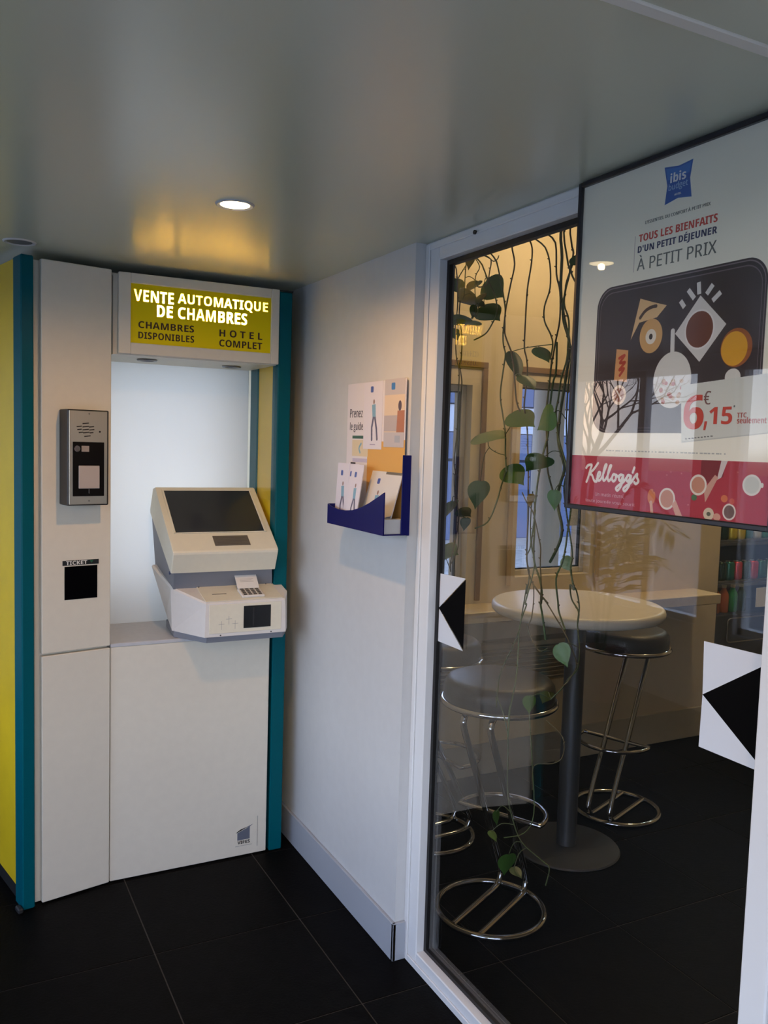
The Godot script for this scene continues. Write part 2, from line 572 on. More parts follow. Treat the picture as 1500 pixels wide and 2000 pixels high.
# ---------------------------------------------------------------- glass partition to the breakfast room
func build_partition() -> void:
	var g := mat(c8(14, 14, 15), 0.5)
	var X := 1.325
	var zl := -2.315   # outer edge of the left jamb
	var zi := -2.243   # its inner edge
	var zr := -1.047   # inner edge of the right mullion
	var fr := struct("glass_partition", boxes([
		[Vector3(X, 0, zl), Vector3(1.375, 2.275, zi)],
		[Vector3(X, 2.205, zi), Vector3(1.375, 2.275, zr)],
		[Vector3(X, 0, zi), Vector3(1.375, 0.052, zr)],
		[Vector3(X, 0, zr), Vector3(1.375, 2.275, zr + 0.058)]], 0.003), alu)
	fr.set_meta("label", "white aluminium frame around the glass partition")
	part("frame_edge", boxes([[Vector3(X - 0.006, 0.0, zl), Vector3(X, 2.26, zl + 0.022)], [Vector3(X - 0.006, 2.24, zl + 0.022), Vector3(X, 2.26, zr)], [Vector3(X - 0.006, 0.0, zl + 0.022), Vector3(X, 0.022, zr)]], 0.002), alu, fr)
	part("gasket", boxes([
		[Vector3(1.353, 0.052, zi), Vector3(1.372, 2.205, zi + 0.014)], [Vector3(1.353, 2.191, zi + 0.014), Vector3(1.372, 2.205, zr)],
		[Vector3(1.353, 0.052, zi + 0.014), Vector3(1.372, 0.064, zr)], [Vector3(1.353, 0.064, zr - 0.01), Vector3(1.372, 2.191, zr)]]), g, fr, "black rubber gasket around the pane")
	part("pane", box(Vector3(1.359, 0.062, zi + 0.012), Vector3(1.365, 2.193, zr - 0.008)), clear, fr)
	# the leaf of the door next to it, closed
	var d := struct("door_3", boxes([
		[Vector3(X + 0.008, 0.01, zr + 0.06), Vector3(1.385, 2.2, zr + 0.17)], [Vector3(X + 0.008, 0.01, -0.80), Vector3(1.385, 2.2, -0.722)],
		[Vector3(X + 0.008, 0.01, zr + 0.17), Vector3(1.385, 0.2, -0.80)], [Vector3(X + 0.008, 2.1, zr + 0.17), Vector3(1.385, 2.2, -0.80)]], 0.003), alu)
	part("pane", box(Vector3(1.352, 0.2, zr + 0.17), Vector3(1.358, 2.1, -0.80)), clear, d)
	struct("trim_2", box(Vector3(X + 0.008, 2.2, zr + 0.058), Vector3(1.375, 2.275, -0.72), 0.003), alu)
	# the small black screw left in the top rail
	var sc := thing("screw_hook", "tiny black screw hook in the white top rail of the glass", "hook", Vector3(X - 0.006, 2.243, -2.04))
	part("shank", tube([Vector3.ZERO, Vector3(-0.004, 0.001, 0), Vector3(-0.008, 0.0, 0.006), Vector3(-0.008, -0.002, 0.014)], 0.0022, 8), g, sc)
	part("head", tube([Vector3(0, 0, -0.002), Vector3(-0.005, 0, -0.002)], 0.006, 10), g, sc)
	# safety stickers: a white square with a black triangle
	var ws := mat(c8(214, 220, 226), 0.5)
	var bs := mat(c8(9, 9, 10), 0.8, 0.0, 0.15)
	var T := Transform3D(Basis(Vector3(0, 0, 1), Vector3(0, 1, 0), Vector3(-1, 0, 0)), Vector3(1.359, 0, 0))
	var st1 := thing("safety_sticker", "white square sticker with black triangle on the pane beside the left jamb", "sticker", Vector3(1.359, 1.055, -2.16), 0, "safety stickers on the glass")
	var L := Transform3D(T.basis, T.origin - st1.position)
	part("film", prism(PackedVector2Array([Vector2(-2.228, 1.265), Vector2(-2.086, 1.271), Vector2(-2.232, 1.158)]), 0.0002, 0.0008, L), ws, st1)
	part("triangle", prism(PackedVector2Array([Vector2(-2.228, 1.158), Vector2(-2.086, 1.268), Vector2(-2.087, 1.062)]), 0.0002, 0.0008, L), bs, st1, "black triangle")
	part("film", prism(PackedVector2Array([Vector2(-2.229, 1.156), Vector2(-2.088, 1.056), Vector2(-2.229, 1.055)]), 0.0002, 0.0008, L), ws, st1)
	var st2 := thing("safety_sticker", "white square sticker with black triangle on the pane beside the right mullion", "sticker", Vector3(1.359, 1.064, -1.14), 0, "safety stickers on the glass")
	L = Transform3D(T.basis, T.origin - st2.position)
	part("film", prism(PackedVector2Array([Vector2(-1.207, 1.28), Vector2(-1.06, 1.284), Vector2(-1.06, 1.268), Vector2(-1.203, 1.172)]), 0.0002, 0.0008, L), ws, st2)
	part("triangle", prism(PackedVector2Array([Vector2(-1.203, 1.172), Vector2(-1.06, 1.268), Vector2(-1.06, 1.075)]), 0.0002, 0.0008, L), bs, st2, "black triangle")
	part("film", prism(PackedVector2Array([Vector2(-1.203, 1.172), Vector2(-1.06, 1.075), Vector2(-1.06, 1.064), Vector2(-1.205, 1.064)]), 0.0002, 0.0008, L), ws, st2)

# ---------------------------------------------------------------- outside
func build_outside() -> void:
	var gr := struct("ground", box(Vector3(-60, -0.6, -60), Vector3(60, -0.14, 60)), grain(c8(150, 148, 144), 0.25, 0.6, 0.9))
	gr.set_meta("label", "grey asphalt outside the windows")
	# blue building across the yard behind the breakfast room
	var blue := mat(c8(66, 84, 120), 0.7)
	var b := thing("blue_building", "blue panelled building beyond the breakfast room windows", "building", Vector3(6.0, -0.14, -14.0))
	for k in 8:
		for j in 3:
			part("panel", box(Vector3(-9.9 + k * 2.4, [0.0, 1.55, 2.6][j], 0), Vector3(-7.52 + k * 2.4, [1.5, 2.05, 3.9][j], 0.12), 0.01), blue, b)
	part("window_band", box(Vector3(-9.9, 2.07, -0.05), Vector3(9.2, 2.58, 0.06)), mat(c8(150, 160, 178), 0.3), b, "pale window band")
	part("wall", box(Vector3(-9.9, 0, -4), Vector3(9.2, 3.95, -0.06)), blue, b)
	# round column of the porch
	var col := thing("porch_column", "round grey white porch column outside the right window", "column", Vector3(3.33, -0.14, -4.25))
	part("shaft", lathe([Vector2(0.0, 0), Vector2(0.095, 0.0), Vector2(0.095, 3.1), Vector2(0, 3.1)], 32), mat(c8(205, 206, 204), 0.7), col)
	# bare trees by the car park, seen in the reflections
	var rng := RandomNumberGenerator.new()
	rng.seed = 21
	var bark := mat(c8(62, 54, 46), 0.9)
	var names := ["bare tree beside the pale van", "tall bare tree at the end of the car park", "small bare tree in the grass strip", "bare tree with a forked trunk", "thin bare tree behind the others"]
	var spots := [Vector3(-8.5, -0.14, -13.0), Vector3(-12.5, -0.14, -17.5), Vector3(-8.0, -0.14, -20.0), Vector3(-13, -0.14, -11.0), Vector3(-15.0, -0.14, -24.0)]
	for i in 5:
		var t := thing("bare_tree", names[i] if i > 0 else "bare tree nearest to the lobby windows", "tree", spots[i], 0, "bare trees by the car park")
		var st := SurfaceTool.new()
		st.begin(Mesh.PRIMITIVE_TRIANGLES)
		branch(st, rng, Vector3.ZERO, Vector3(rng.randf_range(-0.08, 0.08), 1, 0).normalized(), 1.6 + 0.2 * i, 0.075, 0)
		part("branches", st.commit(), bark, t)

func branch(st: SurfaceTool, rng: RandomNumberGenerator, at: Vector3, d: Vector3, length: float, r: float, level: int) -> void:
	var pts := [at]
	var rr := [r]
	var p := at
	for k in 3:
		d = (d + Vector3(rng.randf_range(-0.14, 0.14), rng.randf_range(-0.02, 0.14), rng.randf_range(-0.14, 0.14))).normalized()
		p += d * length / 3.0
		pts.append(p)
		rr.append(r * (1.0 - 0.12 * (k + 1)))
	add_tube(st, pts, rr, 5 if level > 1 else 8, false, false)
	if level >= 6: return
	var n := 3 if level < 3 else 2
	for k in n:
		var q: Vector3 = pts[3] if k < 2 else pts[2]
		var side := d.cross(Vector3(rng.randf_range(-1, 1), rng.randf_range(-1, 1), rng.randf_range(-1, 1))).normalized()
		branch(st, rng, q, (d + side * rng.randf_range(0.45, 0.9)).normalized(), length * rng.randf_range(0.62, 0.82), r * 0.56, level + 1)

# ---------------------------------------------------------------- kiosk
const BEND := Vector3(0.545, 0, -3.167)
var wing := Transform3D(Basis(Vector3.UP, deg_to_rad(12.4)), BEND)

func build_kiosk() -> void:
	var k := thing("room_kiosk", "white automatic room sale kiosk with teal corner posts and yellow sides", "kiosk", Vector3(0.7, 0, -3.3))
	var back := Transform3D(Basis.IDENTITY, -k.position)
	var W := back * wing
	var body := grain(c8(222, 217, 201), 0.02, 2.0, 0.42, 0.0, 9)
	var teal := mat(c8(2, 86, 97), 0.34, 0.0, 0.22)
	var yellow := grain(c8(224, 190, 26), 0.05, 1.4, 0.4, 0.0, 15, 0.008)
	# left wing, turned towards the room
	part("side_panel", box(Vector3(-0.243, 0.897, -0.022), Vector3(-0.001, 2.235, 0), 0.0025, W), body, k)
	part("base_panel", box(Vector3(-0.243, 0.006, -0.022), Vector3(-0.001, 0.889, 0), 0.0025, W), body, k)
	part("inner_frame", box(Vector3(-0.27, 0.004, -0.09), Vector3(-0.004, 2.232, -0.024), 0.001, W), body, k)
	part("corner_post", box(Vector3(-0.31, 0.0, -0.08), Vector3(-0.268, 2.24, 0.003), 0.004, W), teal, k, "teal corner post")
	part("yellow_panel", box(Vector3(-0.308, 0.06, -0.44), Vector3(-0.29, 2.235, -0.081), 0.001, W), yellow, k, "yellow side panel")
	part("kick_plate", box(Vector3(-0.300, 0.0, -0.44), Vector3(-0.285, 0.06, -0.081), 0.0, W), mat(c8(20, 20, 20), 0.6), k)
	part("foot", box(Vector3(-0.33, 0, -0.02), Vector3(-0.312, 0.018, 0.02), 0.004, W), mat(c8(26, 28, 30), 0.6), k)
	# base under the counter
	part("base_panel", box(Vector3(0.546, 0.004, -3.196), Vector3(1.156, 0.888, -3.174), 0.0025, back), body, k)
	part("base_cabinet", box(Vector3(0.55, 0.02, -3.56), Vector3(1.158, 0.885, -3.198), 0.0, back), body, k)
	part("counter", box(Vector3(0.546, 0.888, -3.515), Vector3(1.158, 0.902, -3.172), 0.002, back), grain(c8(196, 198, 202), 0.04, 3.0, 0.35), k)
	# posts and yellow side on the right
	part("corner_post", box(Vector3(1.168, 0.0, -3.235), Vector3(1.222, 2.226, -3.172), 0.004, back), teal, k, "teal corner post")
	part("post_cap", box(Vector3(1.166, 2.226, -3.237), Vector3(1.224, 2.232, -3.170), 0.001, back), mat(c8(14, 16, 17), 0.5), k)
	part("yellow_panel", box(Vector3(1.174, 0.02, -3.411), Vector3(1.217, 2.22, -3.236), 0.001, back), yellow, k, "yellow side panel")
	part("corner_post", box(Vector3(1.168, 0.0, -3.5), Vector3(1.222, 2.226, -3.411), 0.004, back), teal, k, "teal corner post")
	var plexi := clear.duplicate() as StandardMaterial3D
	plexi.metallic_specular = 0.22
	part("side_glass", box(Vector3(1.158, 1.42, -3.5), Vector3(1.163, 1.952, -3.19), 0.0, back), plexi, k, "clear panel inside the recess")
	# closed back, top and left cheek of the recess; the panel at its back is a light box
	part("cheek", box(Vector3(0.5, 0.902, -3.52), Vector3(0.546, 1.95, -3.2), 0.0, back), body, k)
	part("top_plate", box(Vector3(0.3, 2.222, -3.66), Vector3(1.168, 2.23, -3.2), 0.0, back), body, k)
	part("light_box", boxes([
		[Vector3(0.5, 0.8, -3.70), Vector3(1.20, 2.2, -3.69)], [Vector3(0.5, 0.8, -3.69), Vector3(0.51, 2.2, -3.525)], [Vector3(1.19, 0.8, -3.69), Vector3(1.20, 2.2, -3.525)],
		[Vector3(0.51, 0.8, -3.69), Vector3(1.19, 0.81, -3.525)], [Vector3(0.51, 2.19, -3.69), Vector3(1.19, 2.2, -3.525)]]), body, k).transform = back
	var milky := StandardMaterial3D.new()
	milky.resource_name = "milky_panel"
	milky.albedo_color = c8(232, 238, 244)
	milky.roughness = 0.22
	milky.backlight_enabled = true
	milky.backlight = Color(1, 1, 1)
	part("back_panel", box(Vector3(0.51, 0.9, -3.524), Vector3(1.166, 1.96, -3.520), 0.0, back), milky, k, "brightly backlit milky panel")
	var glow := AreaLight3D.new()
	glow.name = "light_box_lamp"
	glow.area_size = Vector2(0.56, 0.90)
	glow.area_normalize_energy = true
	light(glow, c8(226, 238, 255), 0.27, Vector3(0.81, 1.50, -3.68) - k.position)
	glow.rotation.y = PI
	k.add_child(glow)
	# ticket outlet with its label
	part("outlet", boxes([[Vector3(-0.166, 1.079, 0.0004), Vector3(-0.05, 1.196, 0.0012)]]), mat(c8(5, 5, 8), 0.9, 0.0, 0.1), k, "black ticket outlet").transform = W
	var lb := part("ticket_label", box(Vector3(-0.173, 1.200, 0.0004), Vector3(-0.045, 1.217, 0.002), 0.0004, W), mat(c8(14, 15, 14), 0.4), k, "black ticket label with white letters and a green arrow")
	var wr := W.basis.x
	lettering(lb, "TICKET", W * Vector3(-0.161, 1.202, 0.0024), wr, Vector3.UP, 0.074, 0.0135, mat(c8(228, 228, 222), 0.6))
	part("arrow", prism(PackedVector2Array([Vector2(-0.078, 1.215), Vector2(-0.064, 1.215), Vector2(-0.071, 1.205)]), 0.002, 0.0026, W), mat(c8(24, 92, 60), 0.5), lb)
	# maker's mark low on the base panel
	var grey := mat(c8(96, 102, 116), 0.6)
	var ink := mat(c8(24, 26, 28), 0.6)
	var pl := back * Transform3D(Basis.IDENTITY, Vector3(0, 0, -3.174))
	var mk := part("maker_mark", prism(PackedVector2Array([Vector2(1.036, 0.068), Vector2(1.087, 0.068), Vector2(1.087, 0.118), Vector2(1.036, 0.098)]), 0.0003, 0.0009, pl), grey, k, "small grey house emblem")
	part("roof_stroke", prism(PackedVector2Array([Vector2(1.030, 0.098), Vector2(1.055, 0.108), Vector2(1.078, 0.118), Vector2(1.05, 0.112), Vector2(1.034, 0.103)]), 0.0009, 0.0014, pl), ink, mk)
	part("roof_stroke", prism(PackedVector2Array([Vector2(1.06, 0.112), Vector2(1.1, 0.126), Vector2(1.088, 0.118)]), 0.0003, 0.0009, pl), grey, mk)
	lettering(mk, "VIFES", pl * Vector3(1.037, 0.052, 0.0012), Vector3.RIGHT, Vector3.UP, 0.05, 0.013, ink)
	for q in [[1.028, 0.043, 1.096, 0.0446]]:
		part("caption_line", box(Vector3(q[0], q[1], 0.0003), Vector3(q[2], q[3], 0.0008), 0.0, pl), mat(c8(150, 150, 148), 0.6), mk)
	part("caption_line", box(Vector3(1.118, 0.032, 0.0003), Vector3(1.1195, 0.156, 0.0008), 0.0, pl), mat(c8(120, 122, 120), 0.6), mk)

func build_sign() -> void:
	# part of the kiosk: yellow face with the letters cut out, milky sheet and two lamps behind
	var k: Node3D = get_node("room_kiosk")
	var back := Transform3D(Basis.IDENTITY, -k.position)
	var body := grain(c8(222, 217, 201), 0.02, 2.0, 0.42, 0.0, 9)
	var s := part("sign", boxes([
		[Vector3(0.568, 1.948, -3.19), Vector3(0.610, 2.232, -3.168)], [Vector3(1.136, 1.948, -3.19), Vector3(1.168, 2.232, -3.168)],
		[Vector3(0.610, 1.948, -3.19), Vector3(1.136, 1.988, -3.168)], [Vector3(0.610, 2.197, -3.19), Vector3(1.136, 2.232, -3.168)]], 0.002), body, k, "white illuminated sign box with a yellow face")
	s.transform = back
	part("housing", boxes([
		[Vector3(0.552, 1.945, -3.52), Vector3(0.57, 2.225, -3.189)], [Vector3(1.15, 1.945, -3.52), Vector3(1.166, 2.225, -3.189)],
		[Vector3(0.57, 1.945, -3.52), Vector3(1.15, 1.955, -3.189)], [Vector3(0.57, 2.21, -3.52), Vector3(1.15, 2.22, -3.189)], [Vector3(0.57, 1.955, -3.30), Vector3(1.15, 2.21, -3.29)]]), body, s)
	var ring := lathe([Vector2(0.026, 0.0), Vector2(0.038, -0.002), Vector2(0.036, -0.006), Vector2(0.026, -0.006), Vector2(0.024, 0.0)], 28)
	for p in [Vector3(0.70, 1.945, -3.32), Vector3(1.04, 1.945, -3.36)]:
		var d := part("spotlight_ring", ring, mat(c8(150, 152, 156), 0.35, 0.8), s)
		d.position = p
		part("lens", lathe([Vector2(0, -0.001), Vector2(0.025, -0.001)], 24), mat(c8(120, 124, 128), 0.3), d)
	var face := CSGBox3D.new()
	face.name = "sign_face"
	face.size = Vector3(0.53, 0.213, 0.002)
	face.position = Vector3(0.873, 2.0925, -3.178)
	var yel := mat(c8(236, 214, 0), 0.5, 0.0, 0.3)
	face.material = yel
	for l in [["VENTE", 0.622, 2.137, 0.142, 0.041], ["AUTOMATIQUE", 0.779, 2.136, 0.345, 0.043], ["DE CHAMBRES", 0.704, 2.087, 0.338, 0.043]]:
		var tm := text_mesh(l[0], true, 0.01)
		var bb := tm.get_aabb()
		var c := CSGMesh3D.new()
		c.name = "letter_cut"
		c.mesh = tm
		c.material = yel
		c.operation = CSGShape3D.OPERATION_SUBTRACTION
		c.scale = Vector3(l[3] / bb.size.x, l[4] / bb.size.y, 1)
		c.position = Vector3(l[1] - 0.873 - bb.position.x * c.scale.x, l[2] - 2.0925 - bb.position.y * c.scale.y, 0)
		face.add_child(c, true)
	s.add_child(face)
	var milk := StandardMaterial3D.new()
	milk.resource_name = "sign_diffuser"
	milk.albedo_color = c8(255, 246, 214)
	milk.roughness = 0.5
	milk.backlight_enabled = true
	milk.backlight = Color(1, 0.96, 0.74)
	var film := QuadMesh.new()
	film.size = Vector2(0.522, 0.205)
	part("diffuser", film, milk, s).position = Vector3(0.873, 2.0925, -3.1815)
	for p in [Vector3(0.735, 2.116, -3.212), Vector3(0.985, 2.110, -3.212)]:
		var o := OmniLight3D.new()
		o.name = "sign_lamp"
		light(o, c8(255, 212, 126), 0.5, p, 0.008)
		s.add_child(o, true)
	var ink := mat(c8(58, 32, 14), 0.6)
	for l in [["CHAMBRES", 0.638, 2.042, 0.201, 0.025], ["DISPONIBLES", 0.638, 2.005, 0.202, 0.025], ["H O T E L", 0.935, 2.037, 0.168, 0.026], ["COMPLET", 0.935, 2.0, 0.168, 0.026]]:
		lettering(s, l[0], Vector3(l[1], l[2], -3.1766), Vector3.RIGHT, Vector3.UP, l[3], l[4], ink)

func build_terminal() -> void:
	var t := thing("payment_terminal", "beige payment terminal with sloping screen and keypad on the kiosk counter", "terminal", Vector3(0.96, 0.903, -3.25))
	var o := t.position
	var shell := grain(c8(232, 227, 206), 0.02, 3.0, 0.45, 0.0, 31)
	var shell2 := grain(c8(228, 225, 220), 0.02, 3.0, 0.45, 0.0, 33)
	var grey := mat(c8(126, 130, 140), 0.5)
	var dark := mat(c8(10, 11, 12), 0.25)
	# grey foot
	var foot := []
	for y in [0.903, 0.93]:
		var g := 0.0 if y < 0.92 else 0.006
		foot.append([Vector3(0.868, y, -3.062 + g) - o, Vector3(1.166, y, -3.062 + g) - o, Vector3(1.198, y, -3.12) - o, Vector3(1.198, y, -3.4) - o, Vector3(0.80, y, -3.4) - o, Vector3(0.782, y, -3.2) - o])
	part("foot", loft(foot), grey, t)
	# lower body: chamfered in front, sloping on top
	var ring := func(dy: float, inset: float) -> Array:
		var q := [[0.862, 1.056, -3.05], [1.170, 1.056, -3.05], [1.204, 1.075, -3.12], [1.204, 1.15, -3.42], [0.745, 1.15, -3.42], [0.768, 1.094, -3.2]]
		var out := []
		for p in q:
			var c := Vector3(0.98, p[1], -3.23)
			var v := Vector3(p[0], p[1] + dy, p[2])
			out.append(v + (c - Vector3(p[0], p[1], p[2])).normalized() * inset * Vector3(1, 0, 1) - o)
		return out
	var bottom := [Vector3(0.858, 0.926, -3.05) - o, Vector3(1.174, 0.926, -3.05) - o, Vector3(1.206, 0.926, -3.12) - o, Vector3(1.206, 0.93, -3.40) - o, Vector3(0.80, 0.95, -3.40) - o, Vector3(0.777, 0.926, -3.21) - o]
	part("keypad_body", loft([bottom, ring.call(-0.006, 0.0), ring.call(0.0, 0.006)]), shell2, t)
	# service panel on the front and top of the body
	part("front_panel", box(Vector3(0.874, 0.938, -3.05) - o, Vector3(1.155, 1.046, -3.0478) - o, 0.001), shell, t)
	part("card_window", box(Vector3(1.005, 0.952, -3.0478) - o, Vector3(1.112, 1.036, -3.0455) - o, 0.002), dark, t, "black card reader window")
	part("slot", box(Vector3(1.04, 0.958, -3.0456) - o, Vector3(1.046, 1.03, -3.0452) - o), mat(c8(28, 28, 30), 0.5), t)
	for p in [[0.91, 0.972], [0.938, 0.99], [0.962, 0.972]]:
		part("pictogram", boxes([[Vector3(p[0], p[1], -3.0478) - o, Vector3(p[0] + 0.022, p[1] + 0.0012, -3.0474) - o], [Vector3(p[0] + 0.01, p[1] - 0.02, -3.0478) - o, Vector3(p[0] + 0.0112, p[1] + 0.012, -3.0474) - o]]), mat(c8(160, 158, 152), 0.6), t)
	for x in [0.918, 1.115]:
		part("screw", tube([Vector3(x, 0.931, -3.05) - o, Vector3(x, 0.931, -3.0485) - o], 0.0028, 10), mat(c8(70, 70, 70), 0.4, 0.6), t)
	# frame of the sloping top: x across, y up the slope
	var d := (Vector3(0, 1.094, -3.2) - Vector3(0, 1.056, -3.05)).normalized()
	var S := Transform3D(Basis(Vector3.RIGHT, d, Vector3.RIGHT.cross(d)), Vector3(0.862, 1.0565, -3.05) - o)
	part("top_panel", box(Vector3(0.0, 0.004, -0.001), Vector3(0.30, 0.147, 0.002), 0.001, S), shell, t)
	part("slot", box(Vector3(0.04, 0.062, 0.002), Vector3(0.095, 0.0655, 0.0026), 0.0, S), mat(c8(40, 36, 32), 0.6), t, "dark receipt slot")
	for q in [[0.008, 0.135], [0.275, 0.135]]:
		part("screw", tube([S * Vector3(q[0], q[1], 0.002), S * Vector3(q[0], q[1], 0.0035)], 0.0025, 10), mat(c8(60, 60, 60), 0.4, 0.6), t)
	var pad := part("keypad", box(Vector3(0.142, 0.016, 0.002), Vector3(0.232, 0.085, 0.012), 0.003, S), shell2, t)
	for i in 4:
		for j in 4:
			part("key", box(Vector3(0.150 + 0.0195 * i, 0.022 + 0.0152 * j, 0.012), Vector3(0.1635 + 0.0195 * i, 0.0305 + 0.0152 * j, 0.0150), 0.001, S), mat(c8(84, 78, 72), 0.5), pad)
	var pc := t.get_node("top_panel") as Node3D
	var T2 := S * Transform3D(Basis(Vector3.RIGHT, 0.55), Vector3(0.142, 0.078, 0.012))
	var card := part("instruction_plate", box(Vector3(0.0, 0.0, 0.0), Vector3(0.086, 0.062, 0.004), 0.001, T2), shell2, t)
	for j in 3:
		part("print_line", box(Vector3(0.016, 0.03 + 0.006 * j, 0.004), Vector3(0.07 - 0.008 * (j % 2), 0.0312 + 0.006 * j, 0.0043), 0.0, T2), mat(c8(150, 144, 136), 0.6), card)
	# grey collar
	var col := []
	for q in [[1.088, -3.185, 0.775, 1.165, 1.13, -3.44], [1.165, -3.150, 0.768, 1.150, 1.33, -3.48]]:
		col.append([Vector3(q[2], q[0], q[1]) - o, Vector3(q[3], q[0], q[1]) - o, Vector3(q[3] + 0.005, q[4], q[5]) - o, Vector3(q[2] - 0.01, q[4], q[5]) - o])
	part("collar", loft(col), grey, t, "grey collar")
	part("lock", tube([Vector3(0.764, 1.15, -3.19) - o, Vector3(0.759, 1.15, -3.19) - o], 0.006, 12), mat(c8(70, 84, 130), 0.4, 0.5), t)
	# head with the sloping screen
	var side := PackedVector2Array([Vector2(-3.10, 1.236), Vector2(-3.104, 1.242), Vector2(-3.398, 1.456), Vector2(-3.405, 1.458), Vector2(-3.44, 1.452), Vector2(-3.49, 1.365), Vector2(-3.488, 1.352), Vector2(-3.137, 1.158), Vector2(-3.131, 1.157), Vector2(-3.101, 1.228)])
	var st := []
	for q in [[0.752, 0.003], [0.755, 0.0], [1.154, 0.0], [1.157, 0.003]]:
		var rr := []
		for p in side:
			var c := Vector2(-3.29, 1.3)
			var v: Vector2 = p + (c - p).normalized() * q[1]
			rr.append(Vector3(q[0], v.y, v.x) - o)
		st.append(rr)
	var head := part("head", loft(st), shell, t)
	var a := Vector3(0, 1.242, -3.104)
	var e := (Vector3(0, 1.456, -3.398) - a)
	var sl := e.length()
	var F := Transform3D(Basis(Vector3.RIGHT, e.normalized(), Vector3.RIGHT.cross(e.normalized())), Vector3(0.755, a.y, a.z) - o)
	part("bezel", boxes([[Vector3(0.018, 0.098, 0.0), Vector3(0.381, 0.095, 0.004)], [Vector3(0.018, sl - 0.019, 0.0), Vector3(0.381, sl - 0.012, 0.004)], [Vector3(0.018, 0.095, 0.0), Vector3(0.026, sl - 0.019, 0.004)], [Vector3(0.373, 0.095, 0.0), Vector3(0.381, sl - 0.019, 0.004)]], 0.001), shell, head).transform = F
	part("screen", box(Vector3(0.026, 0.095, 0.0002), Vector3(0.373, sl - 0.019, 0.0014), 0.0, F), mat(c8(50, 53, 57), 0.12), head, "dark switched off screen")
	part("name_plate", box(Vector3(0.160, 0.022, 0.0), Vector3(0.298, 0.077, 0.0016), 0.0006, F), mat(c8(132, 124, 116), 0.4, 0.6), head, "grey metal plate")
	for j in 5:
		part("print_line", box(Vector3(0.17, 0.031 + 0.008 * j, 0.0016), Vector3(0.288 - 0.02 * (j % 2), 0.0325 + 0.008 * j, 0.0019), 0.0, F), mat(c8(96, 90, 84), 0.5), head)

func build_intercom() -> void:
	var at := wing * Vector3(-0.111, 1.415, 0.001)
	var t := thing("intercom", "steel door intercom with speaker slots and call button on the kiosk wing", "intercom", at, deg_to_rad(12.4))
	var steel := StandardMaterial3D.new()
	steel.albedo_color = c8(196, 191, 176)
	steel.metallic = 1.0
	steel.roughness = 0.34
	steel.heightmap_enabled = true
	var n := FastNoiseLite.new()
	n.seed = 4
	n.frequency = 0.5
	var im := Image.create(256, 4, false, Image.FORMAT_L8)
	for x in 256:
		for y in 4: im.set_pixel(x, y, Color.WHITE * (0.5 + 0.5 * n.get_noise_1d(x)))
	steel.heightmap_texture = ImageTexture.create_from_image(im)
	steel.heightmap_scale = 0.02
	steel.uv1_triplanar = true
	steel.uv1_scale = Vector3(4, 4, 4)
	var dark := mat(c8(34, 30, 26), 0.45)
	part("housing", box(Vector3(-0.073, 0, 0), Vector3(0.07, 0.325, 0.077), 0.003), dark, t, "dark brown housing")
	var p := part("face_plate", box(Vector3(-0.068, 0.004, 0.077), Vector3(0.063, 0.321, 0.0800), 0.001), steel, t, "brushed steel plate")
	var hole := mat(c8(28, 26, 22), 0.7)
	for q in [[0.0, 0.279, 1.0], [-0.022, 0.268, 0.8], [0.0, 0.268, 1.0], [0.02, 0.268, 0.8], [-0.021, 0.258, 0.7], [0.0, 0.258, 1.0], [0.021, 0.258, 0.8], [-0.016, 0.248, 0.7], [0.002, 0.248, 1.0], [0.02, 0.248, 0.6], [0.006, 0.236, 1.0]]:
		part("speaker_slot", box(Vector3(-0.011 * q[2], -0.0018, 0), Vector3(0.011 * q[2], 0.0018, 0.0004), 0.0, Transform3D(Basis(Vector3(0, 0, 1), 0.12), Vector3(q[0] - 0.012, q[1], 0.0800))), hole, p)
	part("microphone_hole", tube([Vector3(0.037, 0.252, 0.0798), Vector3(0.037, 0.252, 0.0804)], 0.0035, 12), hole, p)
	for y in [0.312, 0.016]:
		part("screw", tube([Vector3(0.0, y, 0.0800), Vector3(0.0, y, 0.0812)], 0.0032, 12), mat(c8(150, 146, 136), 0.3, 1.0), p)
	var b := part("inset", box(Vector3(-0.056, 0.032, 0.0800), Vector3(0.052, 0.216, 0.0825), 0.001), mat(c8(8, 7, 8), 0.5, 0.0, 0.25), t, "black inset panel")
	part("key_lock", tube([Vector3(-0.043, 0.193, 0.0825), Vector3(-0.043, 0.193, 0.0870)], 0.0105, 20), chrome, b)
	part("name_tag", box(Vector3(-0.027, 0.183, 0.0825), Vector3(-0.001, 0.203, 0.0835), 0.001), mat(c8(150, 142, 138), 0.5), b)
	part("call_button", box(Vector3(-0.037, 0.058, 0.0825), Vector3(0.035, 0.136, 0.0855), 0.003), mat(c8(176, 168, 164), 0.5), b, "large pale call button")
	part("lever", box(Vector3(-0.003, 0.041, 0.0825), Vector3(0.001, 0.056, 0.0850), 0.001), mat(c8(60, 60, 60), 0.4), b)

